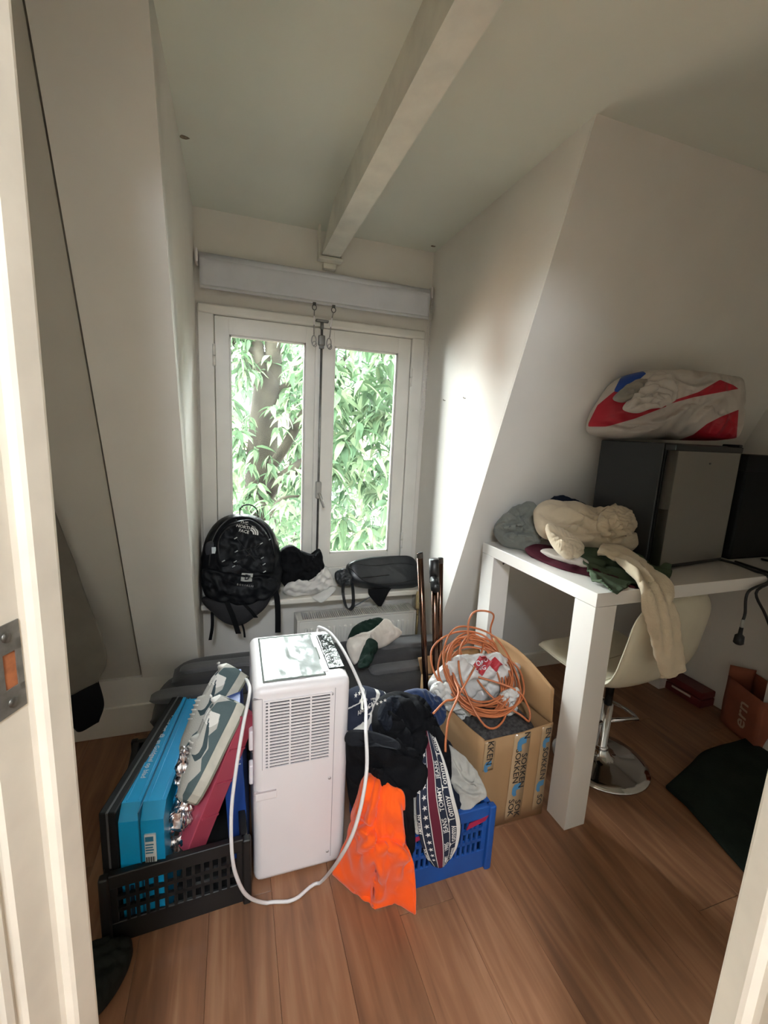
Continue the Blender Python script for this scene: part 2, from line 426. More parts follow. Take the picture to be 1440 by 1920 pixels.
def set_attr(o, name, vals):
    a = o.data.attributes.new(name, 'FLOAT', 'POINT'); a.data.foreach_set('value', np.asarray(vals, dtype=np.float32).ravel())

# ------------------------------------------------------------------ lettering
_T = {}
def text2d(t):
    if t in _T: return _T[t]
    cu = bpy.data.curves.new('t', 'FONT'); cu.body = t; cu.size = 1; cu.offset = .012; cu.resolution_u = 2; cu.align_x = 'CENTER'; cu.align_y = 'CENTER'
    o = bpy.data.objects.new('t', cu); COL.objects.link(o); dg = bpy.context.evaluated_depsgraph_get()
    me = bpy.data.meshes.new_from_object(o.evaluated_get(dg)); bpy.data.objects.remove(o); bpy.data.curves.remove(cu)
    bm = bmesh.new(); bm.from_mesh(me); bmesh.ops.triangulate(bm, faces=bm.faces[:])
    v = [(x.co.x, x.co.y) for x in bm.verts]; f = [[q.index for q in p.verts] for p in bm.faces]; bm.free(); bpy.data.meshes.remove(me)
    _T[t] = (v, f); return v, f
def letters(mb, t, o, xd, yd, size, bvh=None, off=.0015, shape=None, wx=1.):
    v, f = shape if shape else text2d(t)
    o = Vector(o); xd = Vector(xd).normalized(); yd = Vector(yd); yd = (yd-xd*yd.dot(xd)).normalized(); n = xd.cross(yd); out = []
    for x, y in v:
        p = o+xd*x*size*wx+yd*y*size
        if bvh is not None:
            h = bvh.ray_cast(p+n*.25, -n, .6)
            if h[0] is not None: p = h[0]
        out.append(p+n*off)
    return mb.add([tuple(p) for p in out], f)
def star2d(k=5, r=.5, q=.2):
    v = [((r if i % 2 == 0 else q)*math.sin(math.pi*i/k), (r if i % 2 == 0 else q)*math.cos(math.pi*i/k)) for i in range(2*k)]
    return [(0, 0)]+v, [(0, 1+i, 1+(i+1) % (2*k)) for i in range(2*k)]
def poly2d(p):
    c = (sum(a for a, b in p)/len(p), sum(b for a, b in p)/len(p)); return [c]+list(p), [(0, 1+i, 1+(i+1) % len(p)) for i in range(len(p))]

# ================================================================== SETTING
PAINT = mat('warm_white_paint', 'dedad2', rough=.75, var=.05, vscale=2.5, bump=.12, bscale=55, spec=.25)
CEIL = mat('ceiling_paint', 'e0e3d8', rough=.8, var=.04, vscale=2, bump=.15, bscale=40, spec=.2)
TRIM = mat('gloss_trim_paint', 'e2ddd2', rough=.35, var=.04, vscale=5, bump=.06, bscale=30)
FRAMEP = mat('window_frame_paint', 'dddad2', rough=.4, var=.05, vscale=7, bump=.06, bscale=25)
GAP_SHADE = mat('gap_shade', '38352e', rough=.9)
XL, XR, ZC, YD, SL = -0.178, 1.107, 2.53, 2.557, 0.384
def sy(z): return 2.3-SL*z

struct('floor', bx((-1.5, -2.3, -.14), (2.85, 2.75, -.012)), mat('subfloor', '3b2a1c', rough=.9))
floor = bpy.data.objects['floor']
WOOD = wood_mat()
me_pl = None; rng = random.Random(3)
for i in range(22):
    x = -1.42+i*.19; y = -1.6-rng.random()*1.2
    while y < 2.6:
        if me_pl is None:
            o = MB().rbox((-.0947, -.6392, 0), (.0947, .6392, .012), .0007, 1).build('plank', WOOD, smooth=False); me_pl = o.data; o.location = (0, 0, 0)
        else:
            o = bpy.data.objects.new('plank', me_pl); COL.objects.link(o)
        o.parent = floor
        o.location = Vector((x+.095, y+.64, -.012))-floor.location+Vector((0, 0, 0))
        if me_pl.vertices[0].co.z < -1: pass
        y += 1.28
# plank mesh origin: centre of its own footprint, underside at -0.012

struct('ceiling', bx((-1.5, -2.3, ZC), (2.85, 2.75, ZC+.12)), CEIL)
def yzprism(poly, x0, x1): return MB().prism([(x0, y, z) for y, z in poly], (x1-x0, 0, 0))
# left: raking roof panel, deeper strip beside it, knee wall
struct('wall_left_rake', yzprism([(sy(.28), .28), (sy(2.56), 2.56), (sy(2.56)+.14, 2.56), (sy(.28)+.14, .28)], -.43, XL), PAINT)
struct('wall_left_strip', yzprism([(sy(.28)+.022, .28), (sy(2.56)+.022, 2.56), (sy(2.56)+.2, 2.56), (sy(.28)+.2, .28)], -1.45, -.4405), mat('strip_shade_paint', 'c3beb3', rough=.75, var=.05, vscale=2.5, bump=.12, bscale=55, spec=.25))  # paint greyed to stand for the shade on the recessed strip
struct('trim_shade_joint', yzprism([(sy(.28)+.07, .28), (sy(2.56)+.07, 2.56), (sy(2.56)+.2, 2.56), (sy(.28)+.2, .28)], -.448, -.40), GAP_SHADE)  # groove back coloured dark to draw the shadow line beside the panel
struct('wall_left_knee', bx((-1.45, sy(.28), -.02), (XL, sy(.28)+.14, .285)), PAINT)
struct('baseboard_left', MB().rbox((-1.40, sy(.28)-.014, 0), (XL-.005, sy(.28)+.002, .15), .004, 2), TRIM)
# dormer cheeks
struct('wall_cheek_left', yzprism([(sy(.0)+.02, -.02), (sy(0)+.02, .28), (sy(2.56)+.012, 2.56), (2.70, 2.56), (2.70, -.02)], XL-.12, XL), PAINT)
ck = struct('wall_cheek_right', yzprism([(2.32, -.02), (sy(2.56)+.012, 2.56), (2.70, 2.56), (2.70, -.02)], XR, XR+.12), PAINT)
for (px, py) in ((835, 751), (873, 747)):
    p = Xp(px, py, XR); MB().tube([p+np.array([.004, 0, 0]), p+np.array([-.010, 0, 0]), p+np.array([-.014, 0, .006])], .0022, 6).build('screw', mat('rusty_steel', '6d6152', rough=.5, metal=.7), ck)
struct('wall_right_rake', yzprism([(sy(-.02), -.02), (sy(2.56), 2.56), (sy(2.56)+.14, 2.56), (sy(-.02)+.14, -.02)], XR+.0005, 2.85), PAINT)
struct('baseboard_rake', MB().rbox((XR+.02, 2.235, 0), (2.68, 2.26, .10), .004, 2), TRIM)
struct('wall_right', bx((2.68, -2.3, -.02), (2.82, 2.7, 2.56)), PAINT)
struct('wall_left', bx((-1.5, -2.3, -.02), (-1.38, 2.75, 2.56)), PAINT)
# window wall, opening x -.095..1.0, z .66..2.05
WO = (-.095, 1.0, .665, 2.048)
w = MB(); w.box((XL-.1, YD, -.02), (WO[0], YD+.14, 2.56)); w.box((WO[1], YD, -.02), (XR+.1, YD+.14, 2.56))
w.box((WO[0], YD, -.02), (WO[1], YD+.14, WO[2])); w.box((WO[0], YD, WO[3]), (WO[1], YD+.14, 2.56))
struct('wall_window', w, PAINT)
# plaster chips on the ceiling
cl = bpy.data.objects['ceiling']
for (px, py, r) in ((346, 258, .013), (812, 462, .01)):
    p = Zp(px, py, ZC-.0015); n = 9
    MB().prism([(p[0]+r*(1+.5*rng.random())*math.cos(6.283*k/n), p[1]+.7*r*(1+.5*rng.random())*math.sin(6.283*k/n), p[2]) for k in range(n)], (0, 0, .003)).build('plaster_chip', mat('raw_plaster', '8a7c68', rough=.95, var=.5, vscale=60), cl)

# ---- window
wo = thing('window_1', 'white double casement window with two tall panes', 'window', (.455, YD, .66)); wo['kind'] = 'structure'; del wo['category']
x0, x1, z0, z1 = WO
fr = MB()
fr.rbox((-.168, YD-.022, .60), (x0+.004, YD+.06, 2.092), .006, 2); fr.rbox((x1-.004, YD-.022, .60), (1.076, YD+.06, 2.092), .006, 2)
fr.rbox((-.168, YD-.03, z1-.004), (1.076, YD+.06, 2.094), .012, 3); fr.rbox((-.1675, YD-.024, .60), (1.0755, YD+.06, .673), .006, 2)
fr.box((x0-.01, YD+.047, .66), (x0+.03, YD+.075, 2.06)); fr.box((x1-.03, YD+.047, .66), (x1+.01, YD+.075, 2.06)); fr.box((x0, YD+.047, 2.02), (x1, YD+.075, 2.06)); fr.box((x0, YD+.047, .655), (x1, YD+.075, .70)); fr.box((.44, YD+.047, .68), (.474, YD+.07, 2.03))
fr.build('frame', FRAMEP, wo)
GLASS = glass_mat(); STEEL = mat('dull_steel', '7d7c78', rough=.4, metal=.8, var=.2, vscale=40)
def sash(xa, xb, gl, gr, name):
    s = MB(); ya, yb = YD-.012, YD+.045; zt, zb = 1.955, .757
    s.rbox((xa, ya, z0+.008), (gl, yb, z1-.006), .004, 2); s.rbox((gr, ya, z0+.008), (xb, yb, z1-.006), .004, 2)
    s.rbox((gl-.003, ya+.0005, zt), (gr+.003, yb, z1-.006), .003, 2); s.rbox((gl-.003, ya+.0005, z0+.008), (gr+.003, yb, zb), .003, 2)
    so = s.build('sash', FRAMEP, wo)
    g = MB(); b = .008
    g.box((gl-.001, ya+.012, zb-.001), (gl+b, ya+.03, zt+.001)); g.box((gr-b, ya+.012, zb-.001), (gr+.001, ya+.03, zt+.001))
    g.box((gl, ya+.012, zt-b), (gr, ya+.03, zt+.001)); g.box((gl, ya+.012, zb-.001), (gr, ya+.03, zb+b)); g.build('glazing_bead', FRAMEP, so)
    bx((gl-.004, YD+.020, zb-.004), (gr+.004, YD+.024, zt+.004)).build('pane', GLASS, so)
    return so
sL = sash(-.089, .455, -.017, .377, 'l'); sR = sash(.459, .994, .538, .915, 'r')
MB().rbox((.428, YD-.026, .675), (.470, YD-.012, 2.038), .005, 3).build('astragal', FRAMEP, sL)
for (px, py, x, so) in ((403, 667, -.092, sL), (768, 708, .997, sR), (752, 1012, .997, sR)):
    z = Yp(px, py, YD-.02)[2]
    h = MB(); h.tube([(x, YD-.026, z-.05), (x, YD-.026, z-.002)], .008, 10); h.tube([(x, YD-.026, z+.002), (x, YD-.026, z+.05)], .008, 10); h.ball((x, YD-.026, z+.053), .007, 8); h.build('hinge', FRAMEP, so)
bolt = MB(); bxx = .459; byy = YD-.036
bolt.tube([(bxx, byy, .70), (bxx, byy, 2.06)], .0065, 10)
bo = bolt.build('espagnolette_rod', STEEL, wo)
k = MB(); k.rbox((bxx-.035, YD-.05, 2.066), (bxx+.035, YD-.02, 2.078), .004, 2); k.tube([(bxx, byy, 2.03), (bxx, byy, 2.07)], .009, 10)
k.rbox((bxx-.018, YD-.047, 1.945), (bxx+.018, YD-.024, 2.0), .006, 2); k.box((bxx-.012, YD-.05, 1.93), (bxx+.012, YD-.028, 1.945)); k.build('bolt_keeper', STEEL, bo)
k = MB(); k.rbox((bxx-.016, YD-.052, 1.10), (bxx+.016, YD-.022, 1.20), .007, 2)
k.tube([(bxx, YD-.05, 1.13), (bxx+.004, YD-.075, 1.128), (bxx+.012, YD-.08, 1.10), (bxx+.026, YD-.082, 1.055)], [.007, .008, .0085, .007], 10); k.build('handle', mat('grey_handle', 'a5a39d', rough=.35, metal=.4), bo)

# sill
SILLZ, SILLY = .545, 2.395
struct('trim_sill', MB().rbox((XL+.001, SILLY, SILLZ-.032), (XR-.001, YD+.002, SILLZ), .007, 3), TRIM)

# ---- ceiling beam with hanger strap
BEAM = mat('beam_paint', 'd8d5c9', rough=.6, var=.1, vscale=9, bump=.5, bscale=22, bdist=.004)
bm_ = yzprism([(-.2, 2.39), (2.50, 2.39), (2.22, 2.532), (-.2, 2.532)], .445, .540)
beam = struct('ceiling_beam', bm_, BEAM); beam['label'] = 'white painted wooden beam running along the ceiling to the window wall'
s = MB(); ys = 2.50
s.rbox((.425, ys-.02, 2.372), (.437, ys+.02, 2.535), .004, 2); s.rbox((.425, ys-.025, 2.368), (.556, ys+.03, 2.386), .006, 2)
s.rbox((.546, ys-.02, 2.372), (.557, ys+.02, 2.40), .004, 2); s.rbox((.46, ys+.02, 2.34), (.53, YD+.01, 2.37), .006, 2)
s.build('hanger_strap', BEAM, beam)

# ---- doorway (turned about 23 degrees to the room) and the hall behind the camera
DA = Vector((-.19, .58, 0)); DW = Vector((.9205, -.3907, 0)); DN = Vector((.3907, .9205, 0)); DWID = .803; DH = 2.3
def dpt(s_, t, z): p = DA+DW*s_+DN*t; return (p.x, p.y, z)
def dbox(s0, s1, t0, t1, z0_, z1_): return MB().prism([dpt(s0, t0, z0_), dpt(s1, t0, z0_), dpt(s1, t1, z0_), dpt(s0, t1, z0_)], (0, 0, z1_-z0_))
struct('wall_door', dbox(-1.6, -.02, -.10, -.012, -.02, 2.56), PAINT)
struct('wall_door_right', dbox(DWID+.02, 3.4, -.10, -.012, -.02, 2.56), PAINT)
struct('wall_door_top', dbox(-.03, DWID+.03, -.10, -.012, DH, 2.56), PAINT)
df = thing('door_1', 'cream painted door frame around the doorway in the foreground', 'door frame', dpt(DWID/2, -.05, 0)); df['kind'] = 'structure'; del df['category']
JP = mat('jamb_paint', 'd9cfbf', rough=.4, var=.07, vscale=14, bump=.12, bscale=18, bdist=.003)
prof = [(-.03, 0), (-.004, 0), (-.001, -.002), (0, -.006), (0, -.034), (-.003, -.038), (-.012, -.040), (-.014, -.046), (-.014, -.086), (-.018, -.090), (-.020, -.094), (-.016, -.100), (-.017, -.108), (-.024, -.112), (-.024, -.118), (-.017, -.122), (-.016, -.15), (-.022, -.158), (-.05, -.16), (-.05, 0)]
pr = [dpt(a, t, -.01) for a, t in prof]
MB().prism(pr[::-1], (0, 0, DH)).build('jamb', JP, df)
pr = [dpt(DWID-a, t, -.01) for a, t in prof]
MB().prism(pr, (0, 0, DH)).build('jamb', JP, df)
dbox(-.05, DWID+.05, -.16, 0, DH-.02, DH+.03).build('head', JP, df)
# strike plate on the left rebate
zp = None
c = None
best = 1e9
for zz in np.linspace(.9, 1.4, 201):
    q = np.array(dpt(-.014, -.066, zz))-CAM0; yy = 960-FPX*(q@CU)/(q@CF)
    if abs(yy-1258) < best: best = abs(yy-1258); zp = zz
SP = mat('strike_steel', '8f8c86', rough=.42, metal=.75, var=.25, vscale=50)
s = MB(); a0, a1 = -.046, -.088
def plate(s0, s1, t0, t1, z0_, z1_): s.prism([dpt(s0, t0, z0_), dpt(s1, t0, z0_), dpt(s1, t1, z0_), dpt(s0, t1, z0_)], (0, 0, z1_-z0_))
plate(-.016, -.0125, -.082, -.048, zp+.018, zp+.05); plate(-.016, -.0125, -.082, -.048, zp-.05, zp-.022)
plate(-.016, -.0125, -.055, -.048, zp-.03, zp+.03); plate(-.016, -.0125, -.11, -.070, zp-.03, zp+.03)
so = s.build('strike_plate', SP, df)
s = MB(); plate(-.03, -.0138, -.070, -.055, zp-.022, zp+.018); s.build('bolt_hole', mat('raw_wood', '9a5a35', rough=.8, var=.4, vscale=60), so)
for zz in (zp+.036, zp-.038):
    p = Vector(dpt(-.0125, -.064, zz)); MB().tube([p-DW*.002, p+DW*.0012], .0055, 10).build('screw', mat('screw_dark', '5b5853', rough=.4, metal=.8), so)
# hall
HALLP = mat('hall_paint', 'beb6a8', rough=.8, var=.05)
struct('wall_hall_left', dbox(-.62, -.50, -2.0, -.08, -.02, 2.56), HALLP)
struct('wall_hall_right', dbox(DWID+.5, DWID+.62, -2.0, -.08, -.02, 2.56), HALLP)
struct('wall_hall_back', dbox(-.62, DWID+.62, -2.0, -1.9, -.02, 2.56), HALLP)
hl = thing('ceiling_lamp', 'round opal ceiling lamp in the hall behind the doorway', 'lamp', dpt(.58, -1.5, ZC-.12))
c = dpt(.58, -1.5, ZC)
MB().lathe([(0, 0), (.10, 0), (.10, -.02), (.06, -.025), (0, -.025)], c, 24).build('base', TRIM, hl)
em = bpy.data.materials.new('opal_glass_lit'); em.use_nodes = True
eb = em.node_tree.nodes['Principled BSDF']; eb.inputs['Emission Color'].default_value = (.92, 1, 1.12, 1); eb.inputs['Emission Strength'].default_value = 72.0
MB().lathe([(.0, -.15), (.10, -.14), (.17, -.11), (.20, -.07), (.19, -.03), (.16, -.012)], c, 24).build('shade', em, hl)

# ================================================================== OUTDOORS
BARK = mat('mottled_bark', '201e18', rough=.9, col2='100e0b', vscale=3.5, spec=.05)
LEAF = leaf_mat('glossy_leaf', '1e2e1e', '30402c', '525e47')
LEAF2 = leaf_mat('distant_leaf', '1e2c1f', '2e3c2d', '454f40')
struct('ground_outside', bx((-30, 2.9, -6.2), (30, 60, -6.0)), mat('pale_bounce_ground', 'e2dfd6', rough=1, var=.15, vscale=2))  # mostly hidden ground, made pale to bounce daylight up to the ceiling
lb = []
for i in range(5):
    t = i/4; wd = .5*math.sin(math.pi*(.12+.88*t)**.75)*(1-t**6)*.30 if i < 4 else 0.004
    for s_ in (-1, 0, 1): lb.append((s_*wd, t, -.32*t*t+(.05*abs(s_) if 0 < i < 4 else 0)))
LB = np.array(lb); LFc = []
for i in range(4):
    for k in range(2): a = i*3+k; LFc.append((a, a+1, a+4, a+3))
def leaf_frames(rg, centers, per, size, droop=.55):
    out = []
    for c in centers:
        a0 = rg.random()*6.28; k = per+int(rg.integers(-2, 3))
        for j in range(k):
            a = a0+j*2.4+rg.normal()*.25; el = -droop+rg.normal()*.35; L = size*(.7+.6*rg.random())
            d = np.array([math.cos(a)*math.cos(el), math.sin(a)*math.cos(el), math.sin(el)])
            sd = np.cross(d, [0, 0, 1]); sd /= np.linalg.norm(sd); up = np.cross(sd, d); tw = rg.normal()*.5
            sd2 = sd*math.cos(tw)+up*math.sin(tw); up2 = np.cross(sd2, d)
            off = c+d*.02+np.array([0, 0, rg.normal()*.03])
            out.append((off, np.stack([sd2*L, d*L, up2*L], 1)))
    return out
def foliage(name, frames, m, parent):
    n = len(frames); R = np.array([f[1] for f in frames]); O = np.array([f[0] for f in frames])
    V = (np.einsum('nij,kj->nki', R, LB)+O[:, None]).reshape(-1, 3)
    F = (np.array(LFc)[None]+15*np.arange(n)[:, None, None]).reshape(-1, 4)
    wl = np.array(worldloc(parent)); me = bpy.data.meshes.new(name); me.from_pydata((V-wl).tolist(), [], F.tolist())
    at = me.attributes.new('tone', 'FLOAT', 'POINT'); at.data.foreach_set('value', np.repeat(np.random.default_rng(n).random(n), 15))
    me.polygons.foreach_set('use_smooth', [True]*len(F)); me.materials.append(m); me.update()
    o = bpy.data.objects.new(name, me); COL.objects.link(o); o.parent = parent; o['kind'] = 'stuff'; return o
rg = np.random.default_rng(11)
tb = Yp(490, 800, 6.0)
tree = thing('leafy_tree', 'tree with a mottled trunk and long drooping leaves just outside the window', 'tree', (tb[0], 6.0, -6.0))
trk = MB(); trk.tube([(tb[0]+.1, 6, -6), (tb[0]+.05, 6, -2), Yp(488, 960, 6), Yp(490, 880, 6), Yp(494, 800, 6), Yp(500, 735, 6), Yp(503, 700, 6), Yp(504, 684, 6)], [.34, .28, .22, .20, .185, .17, .12, .03], 14)
trk.build('trunk', BARK, tree)
def branch(pts, r0, r1, par=None):
    P = catmull([Yp(*p) for p in pts], 14); MB().tube(P, np.linspace(r0, r1, 14), 8).build('branch', BARK, tree); return P
brs = [branch([(498, 745, 6), (485, 690, 6), (478, 630, 6.1), (470, 540, 6.2)], .125, .08), branch([(500, 745, 6), (512, 690, 6), (512, 620, 6), (520, 540, 6)], .125, .08),
       branch([(500, 885, 5.95), (530, 845, 5.7), (570, 775, 5.5), (620, 700, 5.4)], .075, .04), branch([(490, 730, 6), (455, 690, 5.9), (425, 660, 5.8)], .05, .02),
       branch([(515, 735, 6), (545, 720, 6), (600, 715, 5.9)], .045, .02), branch([(490, 950, 6), (520, 905, 5.6), (600, 850, 5.2), (690, 800, 5)], .10, .05),
       branch([(478, 650, 6.1), (450, 635, 6), (420, 655, 6)], .04, .02), branch([(505, 965, 5.2), (488, 930, 5.4), (484, 905, 5.6)], .03, .015), branch([(505, 965, 5.2), (530, 935, 5), (580, 930, 5)], .03, .012),
       branch([(620, 700, 5.4), (680, 640, 5.2), (760, 600, 5)], .035, .015), branch([(690, 800, 5), (720, 760, 4.8), (770, 740, 4.7)], .04, .02)]
cen = []
def ok_left(px, py):   # keep the trunk itself readable
    return not (465 < px < 525 and py < 900)
while len(cen) < 300:                                    # nearer sprays over the right pane
    px, py = rg.uniform(575, 800), rg.uniform(560, 1090); cen.append(Yp(px, py, rg.uniform(3.9, 5.2)))
while len(cen) < 470:
    px, py = rg.uniform(395, 620), rg.uniform(600, 1090)
    if ok_left(px, py): cen.append(Yp(px, py, rg.uniform(5.2, 6.6)))
for px, py in ((470, 700), (512, 760), (478, 840), (508, 880), (525, 800), (468, 780), (500, 930)): cen.append(Yp(px, py, 5.55))
for P in brs:
    for i in range(3, 14, 2): cen.append(P[i]+rg.normal(size=3)*.18)
cen = np.array(cen); dist = cen[:, 1]
fr_ = leaf_frames(rg, cen, 9, .19)
# the three hundred leaves that show largest stay single
vis = []
for i, (o_, R_) in enumerate(fr_):
    q = o_-CAM0; zc = q@CF; px, py = 720+FPX*(q@CR)/zc, 960-FPX*(q@CU)/zc
    inw = (430 < px < 573 or 620 < px < 745) and 625 < py < 1035
    vis.append((np.linalg.norm(R_[:, 1])/zc if inw else 0, i))
big = set(i for _, i in sorted(vis, reverse=True)[:300])
lm = None
for i in big:
    o_, R_ = fr_[i]
    if lm is None:
        lm = bpy.data.meshes.new('leaf'); lm.from_pydata(LB.tolist(), [], LFc); lm.polygons.foreach_set('use_smooth', [True]*len(LFc)); lm.materials.append(LEAF)
    o = bpy.data.objects.new('leaf', lm); COL.objects.link(o); o.parent = tree
    t = np.array(worldloc(tree)); mw = Matrix([[*R_[k], o_[k]-t[k]] for k in range(3)]+[[0, 0, 0, 1]]); o.matrix_basis = mw
foliage('foliage', [f for i, f in enumerate(fr_) if i not in big], LEAF, tree)
t2 = thing('background_tree', 'pale green tree filling the view further behind the mottled trunk', 'tree', (1.2, 9.0, -6.0))
MB().tube([(1.2, 9, -6), (1.3, 9, -1), (1.1, 9, 3.2)], [.3, .25, .1], 10).build('trunk', BARK, t2)
cen = []
while len(cen) < 520:
    px, py = rg.uniform(380, 800), rg.uniform(610, 1080)
    if px < 575 and rg.random() < (.55 if py < 760 else .25): continue
    cen.append(Yp(px, py, rg.uniform(7.5, 10)))
foliage('foliage', leaf_frames(rg, cen, 10, .24), LEAF2, t2)

# brick house behind the trees
bk = bpy.data.materials.new('orange_brickwork'); bk.use_nodes = True; nt = bk.node_tree
br = nt.nodes.new('ShaderNodeTexBrick'); br.inputs['Scale'].default_value = 1; br.inputs['Color1'].default_value = (*lin('7d5947'), 1); br.inputs['Color2'].default_value = (*lin('8a6653'), 1); br.inputs['Mortar'].default_value = (*lin('857b6e'), 1)
br.inputs['Brick Width'].default_value = .22; br.inputs['Row Height'].default_value = .065; br.inputs['Mortar Size'].default_value = .006
tc = nt.nodes.new('ShaderNodeTexCoord'); mp = nt.nodes.new('ShaderNodeMapping'); mp.inputs['Rotation'].default_value = (math.radians(90), 0, 0)
nt.links.new(tc.outputs['Object'], mp.inputs[0]); nt.links.new(mp.outputs[0], br.inputs['Vector']); nt.links.new(br.outputs[0], nt.nodes['Principled BSDF'].inputs['Base Color'])
hs = thing('brick_house', 'orange brick house glimpsed through gaps in the leaves', 'building', (1, 15, -6))
bx((-7, 13.5, -6), (9, 20, 1.7)).build('wall', bk, hs)
MB().prism([(-7.3, 13.1, 1.7), (-7.3, 20.4, 1.7), (-7.3, 16.7, 4.0)], (16.6, 0, 0)).build('roof', mat('roof_tile', '4a3f39', rough=.9, var=.3), hs)
for i, xx in enumerate((-4.5, -1.2, 2.6, 6)):
    f = MB(); f.box((xx-.6, 13.42, -.9), (xx+.6, 13.5, -.8)); f.box((xx-.6, 13.42, .75), (xx+.6, 13.5, .85)); f.box((xx-.6, 13.42, -.8), (xx-.5, 13.5, .75)); f.box((xx+.5, 13.42, -.8), (xx+.6, 13.5, .75)); f.box((xx-.04, 13.42, -.8), (xx+.04, 13.5, .75))
    fo = f.build('window', FRAMEP, hs); bx((xx-.5, 13.46, -.8), (xx+.5, 13.49, .75)).build('pane', mat('dark_pane', '3d4a50', rough=.1), fo)

# ================================================================== FURNITURE AND APPLIANCES
WHITEP = mat('white_plastic', 'e6e0e0', rough=.32, var=.02, vscale=4, spec=.5)
BLACKP = mat('black_plastic', '151516', rough=.45)
CHROME = mat('chrome', 'd8d8d8', rough=.08, metal=1.)

# ---- portable air conditioner
ac = thing('air_conditioner', 'white portable air conditioner with slatted grille and a long white cable', 'air conditioner', (.195, 1.45, 0))
AX0, AX1, AY0, AY1, AH = .046, .352, 1.268, 1.635, .712
b = MB(); b.rbox((AX0, AY0, .0), (AX1, AY1, AH), .026, 4); body = b.build('body', WHITEP, ac)
bx((AX1-.052, AY0-.0008, .04), (AX1-.0505, AY0+.01, AH-.03)).build('seam', mat('seam_grey', '8d8788', rough=.7), body)
# grille
gx0, gx1, gz0, gz1 = AX0+.034, AX1-.066, .435, .668
bx((gx0, AY0-.0012, gz0), (gx1, AY0+.004, gz1)).build('grille_recess', mat('grille_dark', '1d191b', rough=.9), ac)
ns = 21
sl0 = None
for i in range(ns+1):
    z = gz0+(gz1-gz0)*i/ns
    if sl0 is None:
        sl0 = MB().box((gx0-.001, AY0-.006, z-.0024), (gx1+.001, AY0-.0005, z+.0024)).build('slat', WHITEP, ac); zb_ = z
    else:
        o = bpy.data.objects.new('slat', sl0.data); COL.objects.link(o); o.parent = ac; o.location = (0, 0, z-zb_)
for xx in (gx0, gx0+(gx1-gx0)*.06, gx0+(gx1-gx0)*.375, gx0+(gx1-gx0)*.69, gx1):
    bx((xx-.0025, AY0-.0065, gz0-.003), (xx+.0025, AY0-.0004, gz1+.003)).build('grille_bar', WHITEP, ac)
fx = MB(); fx.box((AX0+.026, AY0-.0007, gz0-.006), (AX0+.0272, AY0+.01, gz1+.01)); fx.box((AX0+.0, AY0-.0007, gz1+.009), (AX0+.0272, AY0+.01, gz1+.0102)); fx.build('panel_joint', mat('seam_grey', '8d8788'), body)
hr = MB(); hr.rbox((AX0+.004, AY0-.003, .318), (AX0+.075, AY0+.01, .352), .009, 3); hr.build('grip_recess', WHITEP, body)
bx((AX0+.002, AY0-.0036, .349), (AX0+.07, AY0+.005, .3525)).build('grip_shade_lip', mat('grip_shadow', 'b7adae', rough=.5), body)  # lip coloured greyer than the body, painting in the shade of the grip
for (xx, zz) in ((AX1-.062, .662), (AX1-.062, .352), (AX1-.062, .062)):
    MB().tube([(xx, AY0+.005, zz), (xx, AY0-.0012, zz)], .0055, 12).build('screw', mat('screw_grey', 'b9b2b2', rough=.4), body)
for zz in (.50, .375):
    MB().rbox((AX0-.012, AY0+.05, zz-.035), (AX0+.004, AY0+.085, zz+.035), .005, 2).build('catch', WHITEP, ac)
# top: film-covered cover plate and control panel
FILM = mat('wrinkled_film', '747a75', rough=.22, bump=.5, bscale=14, bdist=.006, var=.03, spec=.3)
nf = 26; P = np.zeros((nf, nf, 3))
for i in range(nf):
    for j in range(nf):
        P[i, j] = (AX0+.03+(.20)*j/(nf-1), AY0+.03+(AY1-AY0-.06)*i/(nf-1), AH+.0015)
P[..., 2] += .0035*np.abs(vnoise(P*[28, 16, 1]+3, 4))**1.5
MB().grid(P).build('cover_film', FILM, ac, solid=.0006)
cp = MB(); cp.rbox((AX1-.062, AY0+.06, AH-.01), (AX1-.004, AY1-.05, AH+.004), .006, 2); cpo = cp.build('control_panel', mat('panel_black', '1c201f', rough=.12, bump=.6, bscale=30, bdist=.008), ac)
MB().rbox((AX1-.084, AY0+.05, AH-.004), (AX1-.064, AY1-.045, AH+.003), .003, 2).build('panel_strip', WHITEP, ac)
for i in range(5):
    MB().tube([(AX1-.035, AY0+.09+i*.045, AH+.003), (AX1-.035, AY0+.09+i*.045, AH+.0052)], .006, 10).build('button', mat('button_grey', '7a807e', rough=.3), cpo)
# cable: leaves the top at the back, loops round the right side, over the floor and up the left
path = [(.30, 1.66, .60), (.31, 1.655, .70), (.315, 1.60, .735), (.345, 1.52, .735), (.375, 1.40, .70), (.400, 1.27, .63), Yp(686, 1370, 1.10), Yp(687, 1450, 1.04), Yp(668, 1545, 1.02), Yp(638, 1608, 1.06), Zp(600, 1655, .012), Zp(550, 1687, .008), Zp(500, 1693, .008), Yp(464, 1680, 1.165), Yp(444, 1645, 1.145),
        Yp(435, 1600, 1.14), Yp(434, 1520, 1.16), Yp(443, 1440, 1.19), Yp(456, 1360, 1.235), Yp(468, 1300, 1.30), (.035, 1.40, .66), (.03, 1.52, .60), (.04, 1.62, .5)]
cpath = catmull(path, 170); cpath[:, 2] = np.maximum(cpath[:, 2], .0065)
MB().tube(cpath, .0055, 8).build('cable', mat('cable_white', 'dcd8d6', rough=.4), ac)

